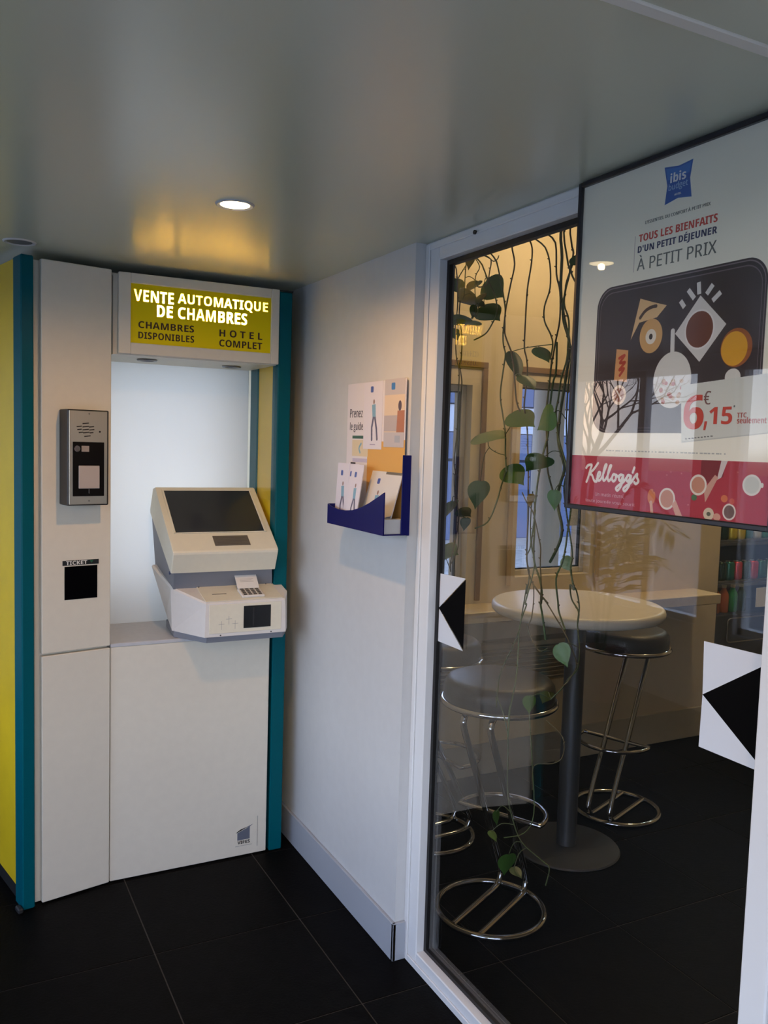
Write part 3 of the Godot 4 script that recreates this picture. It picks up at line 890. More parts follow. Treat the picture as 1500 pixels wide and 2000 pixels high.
func build_downlights() -> void:
	var ring := lathe([Vector2(0.038, 0.004), Vector2(0.038, -0.001), Vector2(0.046, -0.004), Vector2(0.050, -0.002), Vector2(0.051, 0.0)], 40)
	var w := mat(c8(205, 206, 202), 0.4)
	var glass := StandardMaterial3D.new()
	glass.albedo_color = c8(255, 240, 210)
	glass.emission_enabled = true
	glass.emission = c8(255, 226, 170)
	glass.emission_energy_multiplier = 9.0
	for q in [[Vector3(0.69, CEIL, -2.22), "lit warm recessed downlight in the ceiling before the kiosk"], [Vector3(0.69, CEIL, -0.2), "added unseen warm fill downlight in the ceiling beside the glass door"], [Vector3(-0.7, CEIL, -1.2), "added unseen warm fill downlight in the ceiling by the lobby windows"], [Vector3(-0.7, CEIL, 0.8), "added unseen warm fill downlight in the ceiling inside the entrance"]]:  # all but the first are added out of view as warm fill
		var t := thing("downlight", q[1], "downlight", q[0], 0, "recessed ceiling downlights")
		part("ring", ring, w, t)
		part("lamp_glass", lathe([Vector2(0.0, -0.0012), Vector2(0.039, -0.0012)], 36), glass, t, "glowing warm lamp")
		var s := SpotLight3D.new()
		s.name = "downlight_lamp"
		s.spot_angle = 84.0
		s.spot_angle_attenuation = 0.6
		s.spot_range = 8.0
		s.spot_attenuation = 2.0
		light(s, c8(255, 190, 108), 0.5 if q[0].z < -2.0 else 0.36, Vector3(0, -0.012, 0), 0.01)
		s.rotation.x = -PI / 2
		t.add_child(s)
	var o := thing("downlight", "unlit recessed downlight above the left teal kiosk post", "downlight", Vector3(0.235, CEIL, -3.03), 0, "recessed ceiling downlights")
	part("ring", ring, w, o)
	part("lamp_glass", lathe([Vector2(0.0, -0.0012), Vector2(0.039, -0.0012)], 36), mat(c8(110, 112, 110), 0.4), o, "dark lamp")

# ---------------------------------------------------------------- brochure holder and what is pinned above it
func build_holder() -> void:
	var blue := mat(c8(8, 13, 92), 0.35, 0.0, 0.32)
	var zr := Vector3(0, 0, 1)
	var T := Transform3D(Basis(Vector3(0, 0, 1), Vector3(0, 1, 0), Vector3(-1, 0, 0)), Vector3.ZERO)
	# card pinned to the wall with a message in felt pen
	var W := 0.425
	var H := 0.44
	var a := Art.new(W, H, 1200, c8(226, 222, 226))
	a.poly([[0.165, 0.20], [0.425, 0.19], [0.425, 0.44], [0.165, 0.44]], c8(222, 172, 92))
	a.rect(0.045, 0.178, 0.168, 0.188, c8(56, 96, 84))
	a.rect(0.045, 0.192, 0.168, 0.248, c8(222, 208, 176))
	a.curve([[0.115, 0.205], [0.10, 0.22], [0.108, 0.235]], 0.008, c8(120, 170, 196))
	a.rect(0.05, 0.255, 0.165, 0.268, c8(196, 190, 214))
	a.rect(0.035, 0.27, 0.075, 0.288, c8(52, 42, 48))
	var card := part("notice_card", sheet(Vector3(1.2755, 1.418, -2.755), zr, Vector3.UP, W, H, 0.001), print_mat(a.texture()), self)
	tag(card, "white and orange notice card on the wall above the blue holder", "notice")
	var pen := mat(c8(58, 54, 70), 0.7)
	lettering(card, "Prenez", Vector3(1.2752, 1.742, -2.733), zr, Vector3.UP, 0.100, 0.03, pen, false)
	lettering(card, "le guide", Vector3(1.2752, 1.692, -2.731), zr, Vector3.UP, 0.102, 0.034, pen, false)
	# two leaflets stuck over it
	a = Art.new(0.135, 0.222, 1500, c8(226, 222, 230))
	figure(a, 0.07, 0.07, 1.0)
	a.rect(0.05, 0.205, 0.09, 0.208, c8(170, 160, 190))
	var l1 := part("leaflet", sheet(Vector3(1.2744, 1.636, -2.622), zr, Vector3.UP, 0.135, 0.222), print_mat(a.texture(), 0.4), self)
	tag(l1, "pale leaflet with a standing figure pinned on the notice card", "leaflet")
	a = Art.new(0.135, 0.215, 1500, c8(196, 190, 192))
	a.rect(0, 0.05, 0.135, 0.168, c8(224, 204, 178))
	a.rect(0, 0.115, 0.09, 0.165, c8(186, 176, 176))
	a.poly([[0.09, 0.10], [0.135, 0.10], [0.135, 0.168], [0.085, 0.168]], c8(178, 116, 84))
	a.ell(0.105, 0.085, 0.011, 0.016, c8(84, 70, 84))
	a.rrect(0.045, 0.012, 0.07, 0.034, 0.004, c8(70, 130, 196))
	a.rect(0.075, 0.178, 0.11, 0.2, c8(170, 176, 188))
	var l2 := part("leaflet", sheet(Vector3(1.2744, 1.645, -2.472), zr, Vector3.UP, 0.135, 0.215), print_mat(a.texture(), 0.4), self)
	tag(l2, "grey and tan photo leaflet pinned beside the glass frame", "leaflet")
	# blue acrylic holder: back, floor, left cheek and a scooped front
	var h := thing("brochure_holder", "dark blue acrylic brochure holder with scooped front on the white wall", "holder", Vector3(1.28, 1.376, -2.51))
	var L := Transform3D(T.basis, -h.position)
	var I := Transform3D(Basis.IDENTITY, -h.position)
	part("back_plate", box(Vector3(1.277, 1.376, -2.722), Vector3(1.2848, 1.375, -2.30), 0.001, I), blue, h)
	part("upright", box(Vector3(1.255, 1.376, -2.3045), Vector3(1.2848, 1.622, -2.30), 0.001, I), blue, h)
	part("floor_plate", box(Vector3(1.193, 1.376, -2.722), Vector3(1.277, 1.380, -2.30), 0.001, I), blue, h)
	part("cheek", box(Vector3(1.195, 1.38, -2.722), Vector3(1.277, 1.444, -2.718), 0.001, I), blue, h)
	part("front_plate", prism(PackedVector2Array([Vector2(-2.722, 1.376), Vector2(-2.30, 1.376), Vector2(-2.30, 1.508), Vector2(-2.34, 1.492), Vector2(-2.40, 1.469), Vector2(-2.46, 1.450), Vector2(-2.52, 1.437), Vector2(-2.58, 1.431), Vector2(-2.64, 1.431), Vector2(-2.69, 1.436), Vector2(-2.722, 1.443)]), -1.197, -1.193, L), blue, h)
	part("inner_step", box(Vector3(1.2, 1.38, -2.34), Vector3(1.268, 1.425, -2.308), 0.001, I), mat(c8(208, 208, 206), 0.5), h)
	# brochures standing in it
	var pale := Art.new(0.1, 0.21, 1200, c8(224, 220, 230))
	figure(pale, 0.05, 0.075, 0.9)
	var pm := print_mat(pale.texture(), 0.4)
	var wide := Art.new(0.21, 0.21, 1200, c8(216, 216, 214))
	figure(wide, 0.075, 0.09, 0.95)
	wide.rect(0.1, 0.006, 0.205, 0.022, c8(110, 104, 92))
	var wm := print_mat(wide.texture(), 0.4)
	var n := 0
	for q in [[-2.714, 0.095, 0.06, 1.245, "left end of the blue holder"], [-2.640, 0.085, 0.10, 1.248, "middle of the blue holder"], [-2.598, 0.085, 0.16, 1.228, "holder, leaning on the wide brochure"], [-2.545, 0.21, 0.30, 1.262, "right end of the blue holder"]]:
		var b := thing("brochure", ("pale narrow brochure with a figure in the " if n < 3 else "wide white brochure with a dark bar in the ") + q[4], "brochure", Vector3(q[3], 1.381, q[0]), 0, "brochures in the blue holder")
		var lean: float = q[2]
		var up := Vector3(sin(lean) * 0.9, cos(lean), 0).normalized()
		part("cover", sheet(Vector3(-0.03 - 0.008 * (n % 2), 0, 0), zr, up, q[1], 0.205, 0.0012), wm if n == 3 else pm, b)
		part("pages", box(Vector3(0, 0, 0.001), Vector3(0.002, 0.202, q[1] - 0.001), 0.0, Transform3D(Basis(up.cross(zr), up, zr), Vector3(-0.0285 - 0.008 * (n % 2), 0, 0))), mat(c8(226, 222, 218), 0.7), b)
		n += 1

func figure(a: Art, x: float, y: float, k: float) -> void:
	a.rrect(x - 0.022 * k, y - 0.055 * k, x - 0.002 * k, y - 0.035 * k, 0.004, c8(66, 92, 168))
	a.ell(x + 0.004 * k, y - 0.004 * k, 0.006 * k, 0.008 * k, c8(150, 120, 110))
	a.poly([[x - 0.01 * k, y + 0.006 * k], [x + 0.016 * k, y + 0.004 * k], [x + 0.02 * k, y + 0.05 * k], [x - 0.004 * k, y + 0.05 * k]], c8(128, 172, 196))
	a.stroke([[x + 0.002 * k, y + 0.05 * k], [x - 0.008 * k, y + 0.08 * k], [x - 0.006 * k, y + 0.12 * k]], 0.011 * k, c8(88, 84, 112))
	a.stroke([[x + 0.014 * k, y + 0.05 * k], [x + 0.026 * k, y + 0.085 * k], [x + 0.032 * k, y + 0.118 * k]], 0.011 * k, c8(88, 84, 112))

# ---------------------------------------------------------------- framed breakfast poster
func build_poster() -> void:
	var z0 := -1.585
	var y0 := 2.25
	var W := 0.55
	var H := 0.722
	var p := thing("framed_poster", "framed breakfast poster with a dark tray and red band hung before the glass", "poster", Vector3(1.325, 1.52, -1.31))
	var I := Transform3D(Basis.IDENTITY, -p.position)
	var fm := mat(c8(20, 20, 30), 0.35)
	part("frame", boxes([
		[Vector3(1.304, 1.518, z0 - 0.01), Vector3(1.324, 2.26, z0 + 0.001)], [Vector3(1.304, 1.518, z0 + W - 0.001), Vector3(1.324, 2.26, z0 + W + 0.01)],
		[Vector3(1.304, y0 - 0.001, z0), Vector3(1.324, 2.26, z0 + W)], [Vector3(1.304, 1.518, z0), Vector3(1.324, 1.529, z0 + W)]], 0.002), fm, p, "thin dark frame").transform = I
	part("backing", box(Vector3(1.315, 1.522, z0 - 0.004), Vector3(1.322, 2.256, z0 + W + 0.004), 0.0, I), mat(c8(120, 105, 85), 0.8), p)
	var a := Art.new(W, H, 1800, c8(234, 231, 210))
	# pillow emblem
	a.poly([[0.246, 0.020], [0.285, 0.026], [0.321, 0.0225], [0.3155, 0.057], [0.3219, 0.0945], [0.2864, 0.089], [0.2516, 0.0955], [0.2561, 0.059]], c8(30, 84, 160))
	a.poly([[0.25, 0.024], [0.285, 0.029], [0.317, 0.026], [0.313, 0.045], [0.285, 0.05], [0.256, 0.048]], c8(52, 112, 186))
	# rule beside the headline and the small line above it
	a.rect(0.1715, 0.142, 0.1727, 0.217, c8(166, 150, 146))
	# tray with pale rim
	a.rrect(0.064, 0.238, 0.512, 0.556, 0.045, c8(44, 34, 36))
	a.rrect(0.068, 0.241, 0.508, 0.552, 0.043, c8(120, 108, 110))
	a.rrect(0.0695, 0.2435, 0.5065, 0.551, 0.042, c8(38, 28, 30))
	a.rrect(0.075, 0.250, 0.501, 0.546, 0.038, c8(104, 92, 94))
	a.rrect(0.0762, 0.2525, 0.4998, 0.545, 0.037, c8(48, 36, 36))
	# rays
	for q in [[0.3085, 0.294, 0.3199, 0.3083], [0.327, 0.2751, 0.3441, 0.2944], [0.3528, 0.2641, 0.3556, 0.2876], [0.3884, 0.2736, 0.3737, 0.2901], [0.4079, 0.2907, 0.3891, 0.3046]]:
		var d := Vector2(q[2] - q[0], q[3] - q[1]).normalized().orthogonal() * 0.005
		a.poly([[q[0] + d.x, q[1] + d.y], [q[2] + d.x, q[3] + d.y], [q[2] - d.x, q[3] - d.y], [q[0] - d.x, q[1] - d.y]], c8(214, 212, 204))
	# saucer and coffee
	a.poly([[0.3591, 0.2902], [0.4253, 0.352], [0.3654, 0.4184], [0.2988, 0.3579]], c8(212, 208, 198))
	a.ell(0.3607, 0.3555, 0.037, 0.0385, c8(226, 222, 214))
	a.ell(0.3607, 0.3555, 0.0335, 0.035, c8(104, 52, 30))
	# juice
	a.ell(0.451, 0.398, 0.036, 0.036, c8(150, 80, 24))
	a.ell(0.4466, 0.3994, 0.030, 0.0318, c8(218, 158, 22))
	# toast, bun with egg
	a.poly([[0.1967, 0.2747], [0.2322, 0.2862], [0.2726, 0.298], [0.247, 0.3193], [0.1972, 0.3249], [0.1736, 0.3594]], c8(218, 182, 128))
	a.curve([[0.199, 0.315], [0.212, 0.303], [0.228, 0.297], [0.243, 0.296]], 0.007, c8(60, 36, 24))
	a.ell(0.2324, 0.3558, 0.0321, 0.0354, c8(206, 160, 96))
	a.ell(0.2325, 0.3572, 0.015, 0.0155, c8(228, 220, 200))
	a.ell(0.2325, 0.3572, 0.005, 0.006, c8(40, 30, 26))
	# bowl with spoon and cereal
	a.stroke([[0.2925, 0.352], [0.2945, 0.40]], 0.011, c8(214, 212, 202))
	a.ell(0.2969, 0.4496, 0.0506, 0.0566, c8(214, 212, 200))
	var rng := RandomNumberGenerator.new()
	rng.seed = 8
	for k in 26:
		var x := rng.randf_range(-0.03, 0.03)
		var y := rng.randf_range(-0.018, 0.03)
		if x * x + y * y < 0.0012: a.ell(0.298 + x, 0.466 + y, 0.005, 0.004, [c8(196, 160, 126), c8(184, 110, 96), c8(206, 180, 150)][k % 3])
	# jam on a slice, little round
	a.poly([[0.1323, 0.3746], [0.1685, 0.3799], [0.1688, 0.4477], [0.1289, 0.4419]], c8(208, 150, 92))
	a.curve([[0.142, 0.395], [0.158, 0.39], [0.145, 0.405], [0.16, 0.405], [0.144, 0.42], [0.158, 0.418], [0.146, 0.432]], 0.006, c8(170, 50, 26))
	a.ell(0.1464, 0.4741, 0.0217, 0.0214, c8(214, 190, 160))
	a.ell(0.1464, 0.4741, 0.015, 0.0150, c8(150, 96, 70))
	a.stroke([[0.14, 0.466], [0.153, 0.482]], 0.004, c8(226, 214, 196))
	a.ell(0.447, 0.452, 0.018, 0.016, c8(212, 210, 196))
	# price card
	a.poly([[0.322, 0.4617], [0.55, 0.4478], [0.55, 0.553], [0.331, 0.5731]], c8(206, 208, 194))
	a.poly([[0.331, 0.5731], [0.55, 0.553], [0.55, 0.555], [0.331, 0.5755]], c8(186, 188, 176))
	# small print, too fine to read
	for k in 34:
		var w := rng.randf_range(0.004, 0.011)
		a.rect(0.115 + 0.0098 * k, 0.594, 0.115 + 0.0098 * k + w * 0.8, 0.5965, c8(168, 172, 160))
	for k in 9: a.rect(0.341 + 0.0078 * k, 0.5665 - 0.0007 * k, 0.341 + 0.0078 * k + rng.randf_range(0.004, 0.0066), 0.5685 - 0.0007 * k, c8(92, 92, 86))
	# red band
	var red := c8(168, 40, 56)
	a.rect(0, 0.608, W, H, red)
	for q in [[0.385, 0.616, 0.44, 0.640], [0.394, 0.64, 0.42, 0.652]]: a.rrect(q[0], q[1] - 0.008, q[2], q[3], 0.004, c8(120, 24, 36))
	a.poly([[0.433, 0.608], [0.448, 0.608], [0.435, 0.64], [0.425, 0.645]], c8(206, 196, 188))
	a.poly([[0.395, 0.665], [0.42, 0.635], [0.428, 0.64], [0.40, 0.69]], c8(196, 150, 130))
	a.ell(0.3805, 0.6568, 0.021, 0.0205, c8(220, 212, 196))
	a.ell(0.3805, 0.6568, 0.0165, 0.016, c8(190, 132, 106))
	a.ell(0.3016, 0.6894, 0.022, 0.0223, c8(222, 214, 198))
	a.ell(0.3016, 0.6894, 0.0175, 0.018, c8(192, 138, 112))
	a.poly([[0.315, 0.70], [0.325, 0.69], [0.345, H], [0.327, H]], c8(206, 156, 132))
	a.ell(0.2588, 0.6878, 0.0111, 0.016, c8(206, 120, 70))
	a.stroke([[0.258, 0.70], [0.262, 0.72]], 0.008, c8(208, 164, 140))
	a.ell(0.5047, 0.6502, 0.0205, 0.0195, c8(214, 214, 200))
	a.ell(0.5047, 0.6502, 0.0165, 0.0155, c8(196, 200, 186))
	a.rrect(0.523, 0.645, 0.53, 0.654, 0.003, c8(214, 214, 200))
	a.ell(0.4579, 0.7032, 0.0155, 0.0158, c8(218, 210, 196))
	a.ell(0.4579, 0.7032, 0.012, 0.0125, c8(108, 84, 78))
	a.ell(0.445, 0.679, 0.008, 0.007, c8(206, 112, 70))
	a.ell(0.463, 0.683, 0.006, 0.006, c8(196, 84, 72))
	a.ell(0.41, 0.711, 0.013, 0.012, c8(206, 190, 160))
	a.ell(0.41, 0.711, 0.005, 0.004, c8(90, 90, 70))
	a.ell(0.43, 0.715, 0.009, 0.007, c8(204, 150, 128))
	a.ell(0.372, 0.682, 0.007, 0.006, c8(70, 110, 74))
	for k in 16:
		var z := rng.randf_range(0.015, 0.535)
		a.ell(z, rng.randf_range(0.615, 0.715), 0.0022, 0.0018, c8(190, 96, 92) if k % 2 else c8(150, 36, 50)) if z > 0.23 else null
	# flowing white script
	var sc := c8(226, 224, 216)
	for s in [
		[[0.052, 0.636], [0.058, 0.630], [0.070, 0.629], [0.066, 0.640], [0.059, 0.660], [0.055, 0.6675]],
		[[0.091, 0.624], [0.078, 0.638], [0.065, 0.648], [0.073, 0.652], [0.081, 0.664], [0.089, 0.665]],
		[[0.089, 0.660], [0.098, 0.652], [0.100, 0.645], [0.094, 0.645], [0.091, 0.656], [0.096, 0.663], [0.105, 0.656], [0.115, 0.636], [0.119, 0.627], [0.114, 0.629], [0.109, 0.650], [0.112, 0.662], [0.121, 0.655], [0.131, 0.635], [0.134, 0.628], [0.129, 0.631], [0.124, 0.651], [0.128, 0.662], [0.137, 0.655]],
		[[0.149, 0.648], [0.142, 0.647], [0.138, 0.656], [0.143, 0.662], [0.150, 0.657], [0.150, 0.648], [0.156, 0.651], [0.162, 0.648]],
		[[0.172, 0.648], [0.164, 0.647], [0.160, 0.656], [0.166, 0.660], [0.173, 0.648], [0.169, 0.668], [0.158, 0.681], [0.152, 0.677], [0.160, 0.670], [0.174, 0.662], [0.182, 0.653]],
		[[0.195, 0.648], [0.187, 0.647], [0.183, 0.656], [0.189, 0.660], [0.196, 0.648], [0.192, 0.668], [0.181, 0.681], [0.175, 0.677], [0.183, 0.670], [0.197, 0.662], [0.205, 0.652]],
		[[0.203, 0.635], [0.205, 0.630], [0.201, 0.640]],
		[[0.205, 0.652], [0.214, 0.643], [0.214, 0.650], [0.219, 0.658], [0.212, 0.664], [0.207, 0.661]]]:
		a.curve(s, 0.0062, sc)
	var print_node := part("print", sheet(Vector3(1.3135, y0 - H, z0), Vector3(0, 0, 1), Vector3.UP, W, H), print_mat(a.texture(), 0.7), p)
	print_node.transform = I
	var at := func(x: float, y: float) -> Vector3: return Vector3(1.3131, y0 - y, z0 + x)
	var zr := Vector3(0, 0, 1)
	var grey := mat(c8(96, 100, 92), 0.7)
	var rd := mat(c8(196, 62, 44), 0.7)
	var navy := mat(c8(40, 44, 84), 0.7)
	var wh := mat(c8(222, 226, 226), 0.7)
	for l in [
		["ibis", 0.264, 0.056, 0.041, 0.0195, wh, true], ["budget", 0.2605, 0.0735, 0.05, 0.0165, mat(c8(150, 182, 214), 0.7), false], ["HOTEL", 0.277, 0.083, 0.018, 0.004, wh, false],
		["L'ESSENTIEL DU CONFORT À PETIT PRIX", 0.200, 0.1225, 0.171, 0.0085, grey, false],
		["TOUS LES BIENFAITS", 0.184, 0.157, 0.206, 0.0158, rd, true], ["D'UN PETIT DÉJEUNER", 0.182, 0.1825, 0.2085, 0.0215, navy, true],
		["À PETIT PRIX", 0.182, 0.2155, 0.2095, 0.0315, grey, false],
		["6", 0.334, 0.549, 0.05, 0.067, rd, true], [",", 0.3855, 0.5505, 0.008, 0.017, rd, true], ["15", 0.398, 0.5395, 0.054, 0.033, rd, true], ["€", 0.3825, 0.5015, 0.0165, 0.026, mat(c8(120, 84, 76), 0.7), false], ["*", 0.4535, 0.508, 0.004, 0.004, grey, true],
		["TTC", 0.463, 0.5275, 0.021, 0.0095, mat(c8(176, 92, 74), 0.7), true], ["seulement", 0.4638, 0.5385, 0.064, 0.0118, mat(c8(176, 92, 74), 0.7), true],
		["Un matin réussi,", 0.0865, 0.6985, 0.093, 0.0095, mat(c8(214, 150, 156), 0.7), false], ["toute journée vous sourit", 0.055, 0.7145, 0.157, 0.0095, mat(c8(214, 150, 156), 0.7), false]]:
		lettering(print_node, l[0], at.call(l[1], l[2]), zr, Vector3.UP, l[3], l[4], l[5], l[6])
	var cover := clear.duplicate() as StandardMaterial3D
	cover.metallic_specular = 0.38
	part("glass", box(Vector3(1.3065, 1.529, z0), Vector3(1.3085, y0, z0 + W), 0.0, I), cover, p, "clear cover glass")

# ---------------------------------------------------------------- breakfast room
func build_breakfast_room() -> void:
	struct("wall_back", boxes([
		[Vector3(1.375, 0, BACK - 0.16), Vector3(4.045, 0.93, BACK)], [Vector3(1.375, 1.99, BACK - 0.16), Vector3(4.045, 2.9, BACK)],
		[Vector3(1.375, 0.93, BACK - 0.16), Vector3(1.85, 1.99, BACK)], [Vector3(1.85, 1.95, BACK - 0.16), Vector3(2.29, 1.99, BACK)],
		[Vector3(2.29, 0.93, BACK - 0.16), Vector3(2.585, 1.99, BACK)], [Vector3(2.585, 0.93, BACK - 0.16), Vector3(3.07, 1.0, BACK)],
		[Vector3(3.07, 0.93, BACK - 0.16), Vector3(4.045, 1.99, BACK)], [Vector3(3.95, 0, -4.35), Vector3(4.045, 2.9, BACK - 0.16)]]), cream)
	struct("baseboard_back", box(Vector3(1.375, 0, BACK), Vector3(4.045, 0.175, BACK + 0.012), 0.003), grain(c8(190, 182, 160), 0.03, 2.0, 0.5))
	# windows with casing, shade of the reveal painted in as brown, pale sash, pane
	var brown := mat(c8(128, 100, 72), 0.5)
	var sash := mat(c8(206, 200, 190), 0.45)
	var n := 0
	for w in [[1.85, 2.29, 0.93, 1.95, 1.78, 2.372, 0.895, 2.063], [2.585, 3.07, 1.0, 1.99, 2.525, 3.13, 0.96, 2.058]]:
		n += 1
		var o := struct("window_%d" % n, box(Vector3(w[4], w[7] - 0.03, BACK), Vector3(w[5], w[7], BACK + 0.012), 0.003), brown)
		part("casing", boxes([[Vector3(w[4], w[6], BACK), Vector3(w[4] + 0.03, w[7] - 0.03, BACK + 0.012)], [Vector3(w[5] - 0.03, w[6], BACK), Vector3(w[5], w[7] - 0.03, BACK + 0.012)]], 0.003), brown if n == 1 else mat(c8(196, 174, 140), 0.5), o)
		part("sash", boxes([
			[Vector3(w[0], w[2], BACK - 0.1), Vector3(w[0] + 0.025, w[3], BACK - 0.05)], [Vector3(w[1] - 0.025, w[2], BACK - 0.1), Vector3(w[1], w[3], BACK - 0.05)],
			[Vector3(w[0] + 0.025, w[2], BACK - 0.1), Vector3(w[1] - 0.025, w[2] + 0.03, BACK - 0.05)], [Vector3(w[0] + 0.025, w[3] - 0.03, BACK - 0.1), Vector3(w[1] - 0.025, w[3], BACK - 0.05)]], 0.003), sash, o)
		part("gasket", boxes([
			[Vector3(w[0] + 0.025, w[2] + 0.03, BACK - 0.08), Vector3(w[0] + 0.031, w[3] - 0.03, BACK - 0.06)], [Vector3(w[1] - 0.031, w[2] + 0.03, BACK - 0.08), Vector3(w[1] - 0.025, w[3] - 0.03, BACK - 0.06)],
			[Vector3(w[0] + 0.031, w[2] + 0.03, BACK - 0.08), Vector3(w[1] - 0.031, w[2] + 0.036, BACK - 0.06)], [Vector3(w[0] + 0.031, w[3] - 0.036, BACK - 0.08), Vector3(w[1] - 0.031, w[3] - 0.03, BACK - 0.06)]]), mat(c8(18, 18, 22), 0.6), o)
		part("pane", box(Vector3(w[0] + 0.031, w[2] + 0.036, BACK - 0.073), Vector3(w[1] - 0.031, w[3] - 0.036, BACK - 0.067)), clear, o)
	# frosted strip inside the right window
	var strip := part("frosted_film", box(Vector3(2.975, 1.25, BACK - 0.066), Vector3(3.03, 1.954, BACK - 0.065)), grain(c8(226, 230, 236), 0.25, 14.0, 0.8), get_node("window_2"))
	strip.set_meta("label", "white frosted film strip")
	# deep sill shelf under both windows
	var sill := struct("trim_3", boxes([[Vector3(1.375, 0.825, BACK), Vector3(2.44, 0.88, -3.32)], [Vector3(2.444, 0.825, BACK), Vector3(3.85, 0.88, -3.32)]], 0.004), grain(c8(206, 190, 158), 0.05, 1.6, 0.4))
	sill.set_meta("label", "cream window sill shelf along the breakfast room wall")
	# wall heater with louvres
	var ht := thing("convector_heater", "cream wall heater with louvred top under the window sill", "heater", Vector3(2.35, 0.2, BACK + 0.05))
	var I := Transform3D(Basis.IDENTITY, -ht.position)
	var hm := grain(c8(196, 182, 148), 0.03, 2.0, 0.45)
	part("casing", boxes([
		[Vector3(1.75, 0.2, BACK + 0.001), Vector3(2.95, 0.48, -3.42)], [Vector3(1.75, 0.48, BACK + 0.001), Vector3(2.95, 0.69, -3.47)],
		[Vector3(1.75, 0.665, -3.47), Vector3(2.95, 0.69, -3.42)], [Vector3(1.75, 0.48, -3.47), Vector3(1.77, 0.665, -3.42)], [Vector3(2.93, 0.48, -3.47), Vector3(2.95, 0.665, -3.42)]], 0.002), hm, ht).transform = I
	for k in 8:
		var T := I * Transform3D(Basis(Vector3.RIGHT, -0.5), Vector3(0, 0.494 + 0.022 * k, -3.436))
		part("louvre", box(Vector3(1.77, -0.002, -0.014), Vector3(2.93, 0.002, 0.014), 0.0005, T), hm, ht)
	# round ceiling lamps
	var gm := StandardMaterial3D.new()
	gm.albedo_color = c8(255, 244, 220)
	gm.emission_enabled = true
	gm.emission = c8(255, 214, 150)
	gm.emission_energy_multiplier = 1.2
	var k2 := 0
	for p in [Vector3(2.5, 2.9, -2.95), Vector3(3.75, 2.9, -2.9)]:
		var t := thing("ceiling_lamp", ["round warm ceiling lamp above the bistro table", "round warm ceiling lamp beside the drinks cooler"][k2], "lamp", p, 0, "ceiling lamps of the breakfast room")
		part("base", lathe([Vector2(0, 0), Vector2(0.15, 0), Vector2(0.15, -0.02), Vector2(0.0, -0.02)], 36), alu, t)
		part("lamp_shade", lathe([Vector2(0, -0.075), Vector2(0.07, -0.07), Vector2(0.12, -0.05), Vector2(0.14, -0.02), Vector2(0.0, -0.02)], 36), gm, t, "glowing opal shade")
		var o := OmniLight3D.new()
		o.name = "ceiling_lamp_light"
		o.omni_range = 12.0
		o.omni_attenuation = 2.0
		light(o, c8(255, 222, 166), [0.31, 0.6][k2], Vector3(0, -0.14, 0), 0.1)
		t.add_child(o)
		k2 += 1
	# bistro table
	var tb := thing("bistro_table", "tall round white bistro table on a grey steel column", "table", Vector3(2.31, 0, -2.71))
	var steel := mat(c8(118, 122, 128), 0.38, 0.75)
	part("base", lathe([Vector2(0, 0), Vector2(0.215, 0.0), Vector2(0.22, 0.004), Vector2(0.215, 0.010), Vector2(0.06, 0.018), Vector2(0, 0.018)], 56), mat(c8(96, 100, 106), 0.45, 0.6), tb)
	part("column", lathe([Vector2(0.041, 0.016), Vector2(0.041, 0.975)], 36), steel, tb)
	part("bracket", lathe([Vector2(0.041, 0.972), Vector2(0.13, 0.978), Vector2(0.13, 0.986), Vector2(0, 0.986)], 36), steel, tb)
	part("table_top", lathe([Vector2(0, 0.986), Vector2(0.325, 0.986), Vector2(0.338, 0.990), Vector2(0.346, 1.0), Vector2(0.348, 1.010), Vector2(0.345, 1.022), Vector2(0.338, 1.029), Vector2(0.325, 1.032), Vector2(0, 1.032)], 72), grain(c8(226, 220, 206), 0.02, 2.0, 0.35), tb, "cream white laminate top")
	# bar stools of bent chrome tube
	var first := make_stool("black padded chrome bar stool by the glass with vines hanging over it", Vector3(1.735, 0, -2.425), 27.9)
	for q in [["black padded chrome bar stool at the far side of the table before the bare wall", Vector3(2.762, 0, -2.905), -157.6], ["black padded chrome bar stool beside the white wall behind the left sticker", Vector3(1.83, 0, -3.03), 4.0]]:
		var s := first.duplicate() as Node3D
		s.name = numbered("bar_stool")
		add_child(s)
		s.position = q[1]
		s.rotation_degrees.y = q[2]
		s.set_meta("label", q[0])

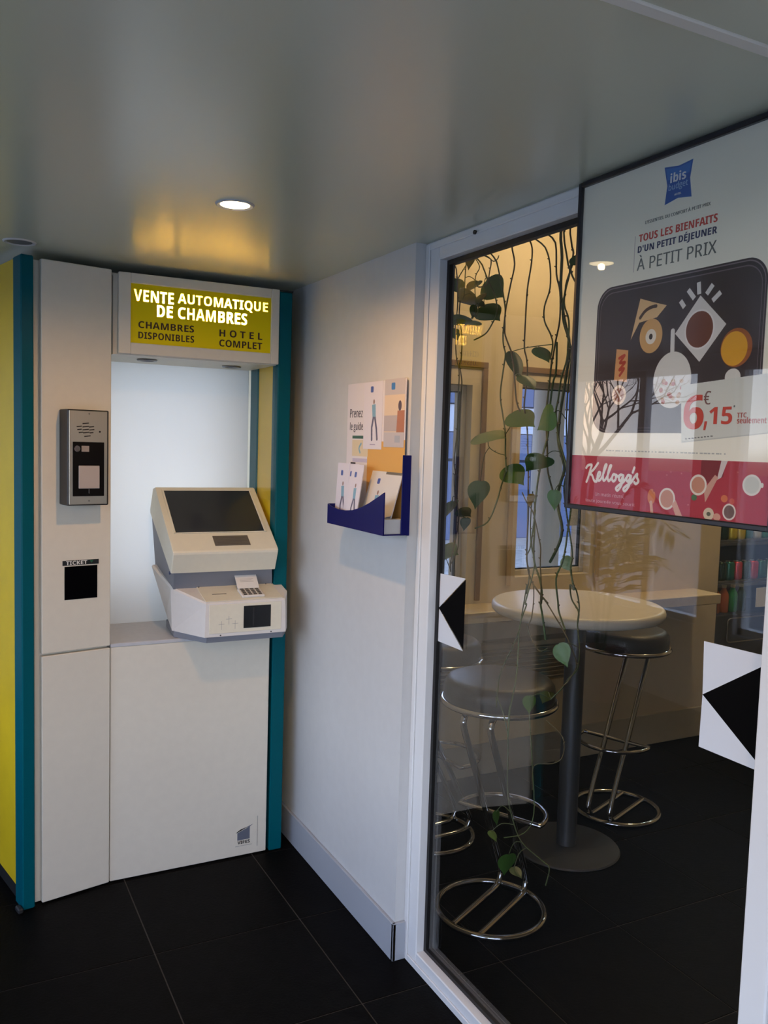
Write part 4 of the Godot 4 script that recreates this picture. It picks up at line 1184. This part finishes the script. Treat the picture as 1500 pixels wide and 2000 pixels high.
func make_stool(label: String, at: Vector3, turn: float) -> Node3D:
	var t := thing("bar_stool", label, "bar stool", at, deg_to_rad(turn), "bar stools around the bistro table")
	part("base_ring", tube(circle(Vector3(0, 0.0115, 0), 0.19, 56), 0.0115, 12, true), chrome, t)
	for s in [-0.052, 0.052]:
		var path := [Vector3(-0.175, 0.0115, s), Vector3(0.0, 0.0115, s), Vector3(0.125, 0.012, s), Vector3(0.158, 0.020, s), Vector3(0.176, 0.045, s), Vector3(0.172, 0.085, s), Vector3(0.06, 0.30, s), Vector3(-0.06, 0.53, s), Vector3(-0.148, 0.695, s), Vector3(-0.152, 0.728, s), Vector3(-0.135, 0.748, s), Vector3(-0.1, 0.755, s), Vector3(0.12, 0.755, s)]
		part("leg", tube(smooth_path(path, 5), 0.0115, 12), chrome, t)
	var loop := []
	for k in 25:
		var f := deg_to_rad(-96.0 + 192.0 * k / 24.0)
		loop.append(Vector3(0.055 + cos(f) * 0.16, 0.345, sin(f) * 0.16))
	for k in range(1, 8): loop.append(Vector3(0.038, 0.345, 0.16 - 0.04 * k))
	part("footrest", tube(loop, 0.009, 12, true), chrome, t)
	part("seat_ring", tube(circle(Vector3(0, 0.772, 0), 0.197, 64), 0.0105, 12, true), chrome, t)
	var vinyl := grain(c8(30, 30, 31), 0.15, 6.0, 0.42, 0.06, 41, 0.05)
	part("seat", lathe([Vector2(0, 0.766), Vector2(0.186, 0.766), Vector2(0.194, 0.785), Vector2(0.196, 0.81), Vector2(0.192, 0.833), Vector2(0.18, 0.849), Vector2(0.16, 0.856), Vector2(0.0, 0.858)], 56), vinyl, t, "black padded seat")
	return t

# ---------------------------------------------------------------- drinks cooler
func build_cooler() -> void:
	var c := thing("drinks_cooler", "black open drinks cooler with cans behind the end of the wall", "cooler", Vector3(4.45, 0, -3.85))
	var I := Transform3D(Basis.IDENTITY, -c.position)
	var blk := mat(c8(15, 15, 17), 0.4)
	part("cabinet", boxes([
		[Vector3(4.06, 0, -4.25), Vector3(4.86, 0.695, -3.54)], [Vector3(4.06, 0.695, -4.25), Vector3(4.10, 1.95, -3.56)], [Vector3(4.82, 0.695, -4.25), Vector3(4.86, 1.95, -3.56)],
		[Vector3(4.10, 0.695, -4.25), Vector3(4.82, 1.95, -4.2)], [Vector3(4.10, 1.8, -4.2), Vector3(4.82, 1.95, -3.56)]], 0.004), blk, c).transform = I
	var steel := mat(c8(120, 126, 128), 0.3, 0.7)
	for y in [0.885, 1.135, 1.39]:
		part("shelf", box(Vector3(4.10, y - 0.012, -4.2), Vector3(4.82, y, -3.6), 0.002, I), mat(c8(44, 48, 50), 0.35, 0.4), c)
		part("price_rail", box(Vector3(4.10, y - 0.03, -3.6), Vector3(4.82, y + 0.012, -3.596), 0.001, I), clear, c, "clear price rail")
	var rim := []
	for q in [[4.68, 0.655, 0], [4.20, 0.655, 1], [4.20, 0.55, 2], [4.68, 0.55, 3]]:
		for k in 7: rim.append(Vector3(q[0] + cos((q[2] + k / 6.0) * PI / 2) * 0.03, q[1] + sin((q[2] + k / 6.0) * PI / 2) * 0.02, -3.538) - c.position)
	part("trim_line", tube(rim, 0.0035, 8, true), mat(c8(150, 140, 124), 0.3, 0.9), c, "thin rounded metal trim line")
	var tubem := StandardMaterial3D.new()
	tubem.albedo_color = Color.WHITE
	tubem.emission_enabled = true
	tubem.emission = c8(226, 244, 240)
	tubem.emission_energy_multiplier = 2.0
	part("tube_lamp", box(Vector3(4.12, 1.785, -3.64), Vector3(4.80, 1.799, -3.61), 0.003, I), tubem, c, "thin lit tube under the canopy")
	var al := AreaLight3D.new()
	al.name = "cooler_lamp"
	al.area_size = Vector2(0.68, 0.03)
	al.area_normalize_energy = true
	light(al, c8(226, 244, 240), 0.4, Vector3(4.46, 1.78, -3.625) - c.position)
	al.rotation.x = -PI / 2
	c.add_child(al)
	var pcard := part("price_card", box(Vector3(4.43, 0.725, -3.562), Vector3(4.56, 0.845, -3.56)), mat(c8(236, 236, 232), 0.7), self)
	tag(pcard, "blank white price card standing in the drinks cooler", "card")
	# one can and one bottle shape, copied along the shelves
	var can := lathe([Vector2(0, 0), Vector2(0.024, 0.0), Vector2(0.032, 0.009), Vector2(0.033, 0.02), Vector2(0.033, 0.1), Vector2(0.031, 0.108), Vector2(0.026, 0.114)], 28)
	var lid := lathe([Vector2(0.026, 0.114), Vector2(0.0265, 0.1165), Vector2(0.0245, 0.1165), Vector2(0.0235, 0.1135), Vector2(0, 0.1135)], 28)
	var bottle := lathe([Vector2(0, 0), Vector2(0.028, 0.0), Vector2(0.0315, 0.006), Vector2(0.0315, 0.095), Vector2(0.028, 0.115), Vector2(0.016, 0.135), Vector2(0.0125, 0.15)], 28)
	var cap := lathe([Vector2(0.0135, 0.148), Vector2(0.0145, 0.165), Vector2(0, 0.166)], 20)
	var kinds := {"green": c8(24, 132, 60), "dark green": c8(16, 56, 40), "teal": c8(20, 108, 92), "red": c8(196, 28, 34), "orange": c8(206, 106, 24), "amber": c8(176, 92, 26), "yellow": c8(214, 196, 60), "pale": c8(206, 206, 196)}
	for row in [[0.886, -3.65, [["green", 4.145], ["dark green", 4.215], ["teal", 4.285], ["red", 4.352], ["dark green", 4.425], ["red", 4.495], ["teal", 4.567], ["green", 4.64], ["orange", 4.72]], "middle shelf"], [1.136, -3.65, [["pale", 4.145], ["dark green", 4.215], ["yellow", 4.287], ["yellow", 4.36], ["teal", 4.43], ["pale", 4.505], ["green", 4.58]], "upper shelf"]]:
		for i in row[2].size():
			var q: Array = row[2][i]
			var where: String = "beside the cabinet wall" if i == 0 else "at the row end by the %s can" % row[2][i - 1][0] if i == row[2].size() - 1 else "between the %s can and the %s can" % [row[2][i - 1][0], row[2][i + 1][0]]
			var count: String = "%s drink can %s, %s" % [q[0], where, row[3]]
			var o := thing("drink_can", count, "can", Vector3(q[1], row[0], row[1]), 0, "%s cans on the %s" % [q[0], row[3]])
			part("body", can, mat(kinds[q[0]], 0.22, 0.35), o)
			part("lid", lid, mat(c8(196, 198, 200), 0.25, 1.0), o)
	for q in [["amber", 4.155, "amber juice bottle beside the cabinet wall at the cooler bottom"], ["amber", 4.228, "amber juice bottle next to the green bottle at the cooler bottom"], ["green", 4.305, "green juice bottle at the cooler bottom"], ["dark green", 4.378, "dark green juice bottle beside the white price card"]]:
		var o := thing("juice_bottle", q[2], "bottle", Vector3(q[1], 0.696, -3.63), 0, "%s bottles at the bottom of the cooler" % q[0])
		part("body", bottle, mat(kinds[q[0]], 0.15), o)
		part("cap", cap, mat(c8(206, 190, 150), 0.4), o)

# ---------------------------------------------------------------- hanging pothos
func leaf_mesh() -> ArrayMesh:
	# unit leaf: stalk end at y = 0, tip at y = 1, folded a little along its midrib
	var st := SurfaceTool.new()
	st.begin(Mesh.PRIMITIVE_TRIANGLES)
	var rows := [[-0.09, 0.12], [-0.06, 0.25], [0.02, 0.365], [0.13, 0.435], [0.27, 0.45], [0.43, 0.405], [0.58, 0.31], [0.72, 0.19], [0.84, 0.09], [0.93, 0.035], [1.0, 0.004]]
	var at := func(i: int, s: float) -> Vector3:
		var y: float = rows[i][0]
		var w: float = rows[i][1]
		if i == 0 and absf(s) < 0.3: y = 0.07
		return Vector3(w * s, y, -0.16 * w * absf(s) * (1.0 - 0.5 * absf(s)) * 2.0 - 0.10 * y * y + 0.05)
	for i in rows.size() - 1:
		for k in 4:
			var s0 := -1.0 + 0.5 * k
			var s1 := s0 + 0.5
			var p := [at.call(i, s0), at.call(i, s1), at.call(i + 1, s1), at.call(i + 1, s0)]
			for side in [0, 1]:
				for id in ([0, 2, 1, 0, 3, 2] if side == 0 else [0, 1, 2, 0, 2, 3]):
					st.set_smooth_group(side)
					st.add_vertex(p[id] + Vector3(0, 0, -0.006 * side))
	st.generate_normals()
	return st.commit()

func build_plants() -> void:
	var pots := []
	var leaf := leaf_mesh()
	var stem_mats := [mat(c8(74, 66, 36), 0.6), mat(c8(58, 70, 34), 0.6), mat(c8(70, 86, 42), 0.6)]
	var tints := [c8(58, 96, 34), c8(82, 84, 30), c8(96, 122, 82), c8(34, 62, 30), c8(176, 140, 36)]
	var leaf_mats := []
	for t in tints:
		var m := StandardMaterial3D.new()
		m.albedo_color = t
		m.roughness = 0.38
		m.backlight_enabled = true
		m.backlight = Color(t.r, t.g, t.b) * 0.8
		leaf_mats.append(m)
	var clay := grain(c8(150, 146, 138), 0.1, 3.0, 0.7)
	var info := [[-2.48, -2.22, "pothos trailing down beside the left jamb of the glass"], [-2.2, -1.92, "pothos with bare looping stems hanging in the middle of the pane"], [-1.9, -1.62, "pothos with a thick bundle of stems hanging beside the poster"]]
	for i in 3:
		var q: Array = info[i]
		var pl := thing("hanging_pothos", q[2], "plant", Vector3(1.52, 2.36, (q[0] + q[1]) / 2), 0, "pothos plants hanging behind the glass")
		var hl: float = (q[1] - q[0]) / 2
		part("planter", boxes([[Vector3(-0.144, 0, -hl), Vector3(0.09, 0.012, hl)], [Vector3(-0.144, 0.012, -hl), Vector3(-0.134, 0.14, hl)], [Vector3(0.08, 0.012, -hl), Vector3(0.09, 0.14, hl)], [Vector3(-0.134, 0.012, -hl), Vector3(0.08, 0.14, -hl + 0.01)], [Vector3(-0.134, 0.012, hl - 0.01), Vector3(0.08, 0.14, hl)]], 0.003), clay, pl)
		part("soil", box(Vector3(-0.134, 0.012, -hl + 0.01), Vector3(0.08, 0.12, hl - 0.01)), grain(c8(46, 36, 28), 0.4, 8.0, 0.95), pl)
		pots.append(pl)
	var strands := []
	for v in VINES:
		var pl: Node3D = pots[v[0]]
		var pts := []
		var raw: Array = v[2]
		for k in range(0, raw.size(), 3): pts.append(Vector3(raw[k], raw[k + 1], raw[k + 2]))
		if pts[0].y > 2.12:
			var top: Vector3 = pts[0]
			var zz: float = clampf(top.z, info[v[0]][0] + 0.02, info[v[0]][1] - 0.02)
			pts.push_front(Vector3(1.617, 2.36, zz))
			pts.push_front(Vector3(1.618, 2.47, zz))
			pts.push_front(Vector3(1.606, 2.508, zz))
			pts.push_front(Vector3(1.57, 2.49, zz))
		var local := []
		for p in smooth_path(pts, 4): local.append(p - pl.position)
		var rr: float = v[1] * 0.00088
		var vine := part("vine", tube(local, rr, 7), stem_mats[(strands.size()) % 3], pl)
		# leaf nodes: small scars along the stem
		var st := SurfaceTool.new()
		st.begin(Mesh.PRIMITIVE_TRIANGLES)
		for k in range(5, local.size() - 2, 6):
			var sd: float = 1.0 if k % 12 == 5 else -1.0
			add_tube(st, [local[k], local[k] + Vector3(-0.001, 0.003, 0.007 * sd)], [rr * 1.3, rr * 0.6], 5)
		if local.size() > 8: part("node_scar", st.commit(), stem_mats[0], vine)
		strands.append([v[0], smooth_path(pts, 4), vine])
	for l in LEAVES:
		var q: Array = l[2]
		var c := Vector3(q[0], q[1], q[2])
		var along := Vector3(0, q[4], q[3])
		var length := along.length()
		var y := along / length
		var n := (Vector3(0, 1.655, 0) - c).normalized()
		n = (n - y * n.dot(y)).normalized().rotated(y, acos(clampf(l[3], 0.0, 1.0)) * (1.0 if q[2] > -1.9 else -1.0))
		var x := y.cross(n)
		var foot := c - along * 0.5
		var best = null
		var near := 1e9
		for s in strands:
			if s[0] != l[0]: continue
			for p in s[1]:
				var d: float = p.distance_to(foot)
				if d < near and p.y > foot.y - 0.06:
					near = d
					best = [s, p]
		var vine: Node3D = best[0][2]
		var pl: Node3D = pots[l[0]]
		var o := part("leaf", leaf, leaf_mats[l[1]], vine)
		o.transform = Transform3D(Basis(x * length * 0.95, y * length, n * length), foot - pl.position)
		if near < 0.16:
			var a: Vector3 = best[1]
			var mid := (a + foot) / 2 + Vector3(-0.004, 0.2 * near, 0)
			part("petiole", tube(smooth_path([a - pl.position, mid - pl.position, foot - pl.position + y * length * 0.04], 4), 0.0013, 6), stem_mats[1], vine)

# ---------------------------------------------------------------- palm by the lobby windows, mirrored in the glass
func build_palm() -> void:
	var t := thing("potted_palm", "potted palm with feathery fronds by the lobby window", "plant", Vector3(-1.2, 0, -4.35))
	part("pot", lathe([Vector2(0, 0), Vector2(0.13, 0), Vector2(0.17, 0.3), Vector2(0.185, 0.3), Vector2(0.185, 0.33), Vector2(0.165, 0.33), Vector2(0.16, 0.28), Vector2(0, 0.28)], 32), mat(c8(120, 84, 66), 0.8), t)
	var green := StandardMaterial3D.new()
	green.albedo_color = c8(48, 74, 36)
	green.roughness = 0.5
	green.backlight_enabled = true
	green.backlight = c8(40, 60, 24)
	for k in 9:
		var f := TAU * k / 9.0 + 0.3
		var out := Vector3(cos(f), 0, sin(f))
		var reach := 0.42 + 0.06 * (k % 3)
		var high := 0.95 + 0.16 * (k % 4)
		var path := smooth_path([Vector3(0, 0.28, 0) + out * 0.02, Vector3(0, high * 0.75, 0) + out * 0.1, Vector3(0, high, 0) + out * reach * 0.55, Vector3(0, high * 0.92, 0) + out * reach], 5)
		var fr := part("frond", tube(path, 0.005, 6), green, t)
		var st := stool()
		for i in range(5, path.size()):
			var p: Vector3 = path[i]
			var d: Vector3 = (path[mini(i + 1, path.size() - 1)] - path[i - 1]).normalized()
			var side := d.cross(Vector3.UP).normalized()
			for s in [-1.0, 1.0]:
				for h in 2:
					var b: Vector3 = p - d * 0.018 * h
					var tip: Vector3 = b + (side * s * 0.8 + d * 0.55 + Vector3(0, -0.25, 0)).normalized() * 0.24
					var w := d * 0.011
					var m: Vector3 = (b + tip) / 2 + Vector3(0, 0.018, 0)
					tri(st, b, m + w, m - w, Vector3.UP)
					tri(st, tip, m + w, m - w, Vector3.UP)
		part("leaflets", done(st), green, fr).set_meta("kind", "stuff")

const VINES := [
	[0, 2.2, [1.454,2.252,-2.356,1.44,2.204,-2.331,1.441,2.169,-2.324,1.455,2.127,-2.342,1.462,2.089,-2.352,1.451,2.03,-2.342,1.439,1.94,-2.313,1.443,1.896,-2.301,1.457,1.866,-2.319,1.461,1.818,-2.328,1.448,1.756,-2.306,1.438,1.688,-2.291,1.445,1.608,-2.312,1.459,1.566,-2.323,1.46,1.559,-2.332,1.446,1.495,-2.3,1.438,1.45,-2.263,1.448,1.4,-2.278,1.461,1.333,-2.297,1.458,1.279,-2.326]],
	[0, 2.0, [1.482,2.262,-2.343,1.475,2.23,-2.331,1.461,2.192,-2.312,1.46,2.13,-2.312,1.474,2.118,-2.341]],
	[0, 2.2, [1.504,2.166,-2.458,1.49,2.101,-2.426,1.491,2.056,-2.419,1.505,2.001,-2.455,1.512,1.982,-2.473]],
	[0, 2.6, [1.473,2.114,-2.355,1.487,2.066,-2.38,1.491,2.007,-2.366,1.479,1.934,-2.346,1.468,1.909,-2.336,1.475,1.858,-2.331,1.489,1.804,-2.359,1.49,1.759,-2.369,1.476,1.706,-2.347,1.468,1.64,-2.333,1.477,1.575,-2.343,1.491,1.508,-2.363,1.488,1.409,-2.343,1.474,1.327,-2.342,1.468,1.276,-2.349,1.48,1.246,-2.366]],
	[0, 1.8, [1.46,2.25,-2.245,1.472,2.202,-2.249,1.466,2.173,-2.261,1.451,2.112,-2.235,1.45,2.071,-2.212,1.463,2.051,-2.246]],
	[1, 2.6, [1.483,2.268,-2.286,1.497,2.215,-2.273,1.501,2.163,-2.242,1.489,2.104,-2.183,1.478,2.053,-2.157,1.485,2.022,-2.192,1.499,2.001,-2.246,1.5,1.989,-2.308]],
	[1, 2.2, [1.474,2.254,-2.231,1.46,2.209,-2.171,1.461,2.176,-2.177,1.475,2.154,-2.204,1.482,2.145,-2.225,1.471,2.141,-2.249,1.459,2.156,-2.247]],
	[1, 1.6, [1.458,2.248,-2.207,1.469,2.213,-2.184,1.481,2.209,-2.185,1.477,2.21,-2.164,1.462,2.214,-2.134]],
	[1, 2.8, [1.528,2.284,-2.278,1.531,2.223,-2.245,1.518,2.158,-2.2,1.508,2.098,-2.165,1.516,2.061,-2.167,1.53,2.002,-2.194,1.529,1.965,-2.188,1.515,1.934,-2.156,1.508,1.887,-2.154,1.519,1.813,-2.18,1.531,1.754,-2.18,1.527,1.695,-2.157,1.513,1.636,-2.133,1.509,1.585,-2.118,1.521,1.584,-2.135,1.532,1.542,-2.172,1.525,1.477,-2.19,1.511,1.422,-2.21,1.51,1.396,-2.276]],
	[1, 2.8, [1.508,2.275,-2.129,1.511,2.194,-2.122,1.498,2.133,-2.12,1.488,2.053,-2.127,1.496,2.012,-2.138,1.51,1.988,-2.153,1.509,1.936,-2.116,1.495,1.937,-2.1,1.488,1.884,-2.072,1.499,1.796,-2.07,1.511,1.76,-2.064]],
	[1, 1.6, [1.508,1.694,-2.13,1.519,1.716,-2.123,1.531,1.744,-2.122]],
	[1, 1.6, [1.508,1.632,-2.128,1.519,1.638,-2.187,1.531,1.653,-2.245,1.527,1.672,-2.248]],
	[1, 2.8, [1.558,2.296,-2.123,1.561,2.243,-2.107,1.548,2.19,-2.091,1.538,2.12,-2.091,1.546,2.04,-2.105,1.56,1.956,-2.124,1.559,1.923,-2.11,1.545,1.874,-2.083,1.538,1.783,-2.083,1.549,1.754,-2.09,1.561,1.708,-2.093,1.557,1.648,-2.081,1.543,1.603,-2.056,1.539,1.437,-2.042,1.551,1.329,-2.055,1.562,1.268,-2.048,1.555,1.236,-1.997,1.541,1.215,-1.935]],
	[2, 2.6, [1.513,2.277,-2.033,1.527,2.221,-2.0,1.531,2.173,-1.981,1.519,2.102,-1.96,1.508,2.051,-1.967,1.515,2.012,-1.973,1.529,1.976,-1.962,1.53,1.947,-1.951,1.516,1.906,-1.94,1.508,1.898,-1.923,1.517,1.849,-1.941,1.531,1.765,-1.965]],
	[2, 1.6, [1.508,1.938,-2.115,1.519,1.945,-2.071,1.531,1.948,-2.022,1.527,1.946,-1.947]],
	[2, 3.0, [1.57,2.3,-2.056,1.556,2.236,-1.992,1.548,2.145,-1.971,1.557,2.096,-1.963,1.571,2.022,-1.976,1.568,1.964,-1.986,1.554,1.912,-1.979,1.548,1.905,-1.975,1.56,1.826,-1.998,1.572,1.756,-2.022,1.566,1.694,-2.006,1.552,1.65,-1.982,1.549,1.591,-1.972,1.562,1.524,-1.956]],
	[2, 5.0, [1.575,2.293,-1.983,1.568,2.194,-1.975,1.579,2.107,-1.988,1.591,2.044,-1.987,1.587,2.002,-1.967,1.573,1.959,-1.934,1.569,1.91,-1.926,1.581,1.882,-1.946,1.592,1.812,-1.972,1.585,1.744,-1.975,1.571,1.68,-1.959,1.57,1.622,-1.932,1.584,1.593,-1.942,1.592,1.532,-1.975,1.582,1.489,-1.96,1.569,1.436,-1.922,1.572,1.394,-1.931,1.586,1.354,-1.969,1.592,1.323,-1.997]],
	[2, 3.0, [1.56,2.285,-1.954,1.546,2.175,-1.923,1.538,2.14,-1.901,1.547,2.09,-1.928,1.561,2.056,-1.946,1.558,2.01,-1.92,1.544,1.941,-1.902,1.538,1.899,-1.897,1.55,1.851,-1.932,1.562,1.795,-1.956,1.556,1.755,-1.956,1.542,1.679,-1.919,1.539,1.609,-1.879,1.552,1.511,-1.867,1.562,1.422,-1.889,1.554,1.377,-1.885,1.54,1.338,-1.879,1.541,1.291,-1.903,1.555,1.222,-1.907,1.562,1.192,-1.909,1.551,1.151,-1.866]],
	[2, 3.0, [1.55,2.278,-1.914,1.536,2.213,-1.896,1.528,2.184,-1.877,1.537,2.144,-1.896,1.551,2.116,-1.895,1.548,2.089,-1.866]],
	[2, 2.6, [1.523,2.135,-1.882,1.537,2.088,-1.916,1.541,2.045,-1.929,1.529,2.001,-1.907,1.518,1.949,-1.867,1.525,1.912,-1.861,1.539,1.834,-1.887,1.54,1.736,-1.889,1.526,1.651,-1.862,1.518,1.61,-1.845,1.527,1.553,-1.87,1.541,1.482,-1.872,1.538,1.372,-1.835,1.524,1.329,-1.823,1.518,1.278,-1.796,1.53,1.286,-1.828,1.542,1.245,-1.834,1.536,1.218,-1.796,1.522,1.191,-1.781]],
	[2, 3.4, [1.548,1.955,-1.956,1.56,1.876,-1.969,1.571,1.841,-1.995,1.567,1.753,-2.001,1.552,1.693,-1.983,1.549,1.634,-1.999,1.562,1.574,-2.03,1.572,1.527,-2.05,1.564,1.467,-2.045,1.55,1.409,-2.023,1.551,1.363,-2.025,1.565,1.315,-2.035,1.572,1.272,-2.017,1.562,1.237,-1.991,1.549,1.207,-1.975,1.552,1.203,-1.982,1.567,1.161,-1.988,1.571,1.097,-1.975]],
	[1, 2.2, [1.544,1.522,-2.082,1.53,1.498,-2.041,1.531,1.473,-2.012,1.545,1.44,-2.013,1.552,1.396,-2.004,1.541,1.369,-1.979,1.529,1.327,-1.962,1.533,1.268,-1.959,1.547,1.204,-1.975,1.551,1.221,-1.967,1.538,1.177,-1.888,1.528,1.152,-1.842,1.535,1.107,-1.812,1.549,1.061,-1.809,1.55,1.012,-1.841,1.536,0.998,-1.845]],
	[1, 2.2, [1.554,1.528,-2.045,1.54,1.438,-2.031,1.541,1.369,-2.027,1.555,1.327,-2.063,1.562,1.282,-2.054,1.551,1.222,-2.05,1.539,1.253,-2.033,1.543,1.175,-2.054,1.557,1.105,-2.086,1.561,1.039,-2.124,1.548,0.999,-2.136,1.538,0.945,-2.15,1.545,0.877,-2.169,1.559,0.834,-2.189,1.56,0.868,-2.191,1.546,0.781,-2.108,1.538,0.609,-2.085,1.548,0.524,-2.067,1.561,0.461,-2.032,1.558,0.451,-1.923,1.544,0.454,-1.877,1.538,0.402,-1.883]],
	[2, 2.4, [1.519,1.479,-1.982,1.522,1.412,-1.995,1.536,1.37,-2.016,1.542,1.321,-2.005,1.53,1.261,-2.005,1.518,1.203,-2.01,1.524,1.196,-2.012,1.538,1.131,-2.057,1.541,1.048,-2.065,1.527,0.991,-2.048,1.518,0.936,-2.046,1.526,0.865,-2.074,1.54,0.818,-2.098,1.539,0.869,-2.092,1.525,0.779,-2.076]],
	[2, 2.0, [1.582,1.247,-2.058,1.575,1.203,-2.045,1.561,1.153,-2.033,1.56,1.114,-2.045,1.574,1.058,-2.009,1.582,1.071,-1.977]],
	[2, 2.4, [1.539,1.327,-1.838,1.542,1.287,-1.833,1.556,1.267,-1.832,1.562,1.222,-1.824,1.55,1.177,-1.814,1.538,1.118,-1.787,1.544,1.058,-1.798,1.558,1.014,-1.851,1.561,0.985,-1.874,1.547,0.941,-1.909]],
	[2, 1.6, [1.528,0.886,-1.981,1.539,0.845,-1.99,1.551,0.711,-1.984,1.547,0.581,-1.963,1.532,0.516,-1.985,1.529,0.461,-2.08]],
	[2, 1.8, [1.54,0.878,-1.914,1.552,0.846,-1.856,1.546,0.796,-1.845,1.531,0.769,-1.868,1.53,0.733,-1.951,1.543,0.652,-1.969]],
]
const LEAVES := [
	[0, 1, [1.481,2.232,-2.32,-0.005,-0.056], 0.75],
	[0, 2, [1.487,2.251,-2.412,-0.009,-0.03], 0.60],
	[0, 0, [1.49,2.166,-2.405,0.057,-0.049], 0.90],
	[0, 1, [1.497,2.155,-2.326,-0.056,-0.029], 0.60],
	[1, 0, [1.544,2.143,-2.266,0.091,-0.054], 1.00],
	[0, 1, [1.496,2.119,-2.356,-0.113,-0.007], 0.80],
	[0, 1, [1.451,2.093,-2.211,-0.038,-0.033], 0.50],
	[0, 0, [1.473,2.067,-2.275,-0.004,-0.042], 0.70],
	[1, 0, [1.564,2.077,-2.311,0.095,-0.047], 0.85],
	[0, 0, [1.482,2.045,-2.354,-0.114,-0.01], 0.60],
	[0, 0, [1.495,2.015,-2.414,0.039,-0.037], 0.90],
	[2, 0, [1.481,2.152,-1.796,0.04,0.025], 0.70],
	[1, 0, [1.517,1.891,-2.099,0.041,-0.08], 0.60],
	[1, 0, [1.495,1.84,-2.004,0.06,-0.037], 0.60],
	[2, 0, [1.524,1.918,-1.98,0.053,-0.041], 0.70],
	[1, 0, [1.527,1.737,-2.065,0.102,-0.033], 0.80],
	[2, 0, [1.471,1.728,-1.896,-0.074,-0.047], 0.80],
	[1, 2, [1.492,1.688,-2.173,0.128,0.001], 0.40],
	[2, 0, [1.498,1.608,-1.966,-0.085,-0.048], 0.80],
	[1, 0, [1.562,1.568,-2.143,0.084,-0.044], 0.95],
	[1, 2, [1.547,1.494,-2.323,-0.022,-0.09], 0.90],
	[0, 0, [1.458,1.445,-2.357,-0.049,-0.065], 0.55],
	[0, 3, [1.49,1.443,-2.305,0.063,-0.014], 0.80],
	[0, 3, [1.457,1.41,-2.254,-0.01,-0.042], 0.90],
	[0, 0, [1.481,1.308,-2.381,0.105,0.003], 0.80],
	[2, 0, [1.483,1.513,-1.855,0.004,-0.053], 0.85],
	[2, 4, [1.47,1.507,-1.941,-0.003,-0.037], 0.70],
	[2, 2, [1.557,1.332,-1.875,0.035,-0.032], 0.90],
	[2, 0, [1.491,1.097,-1.796,0.037,-0.052], 0.90],
	[2, 0, [1.492,0.922,-1.935,0.004,-0.05], 0.90],
	[2, 1, [1.568,0.927,-1.959,-0.028,-0.043], 0.90],
	[1, 0, [1.557,0.483,-2.161,0.01,-0.044], 0.60],
	[1, 0, [1.499,0.465,-2.092,0.033,-0.018], 0.70],
	[1, 0, [1.566,0.348,-2.112,-0.015,-0.076], 0.80],
	[1, 3, [1.524,0.388,-1.998,0.043,-0.011], 0.80],
]
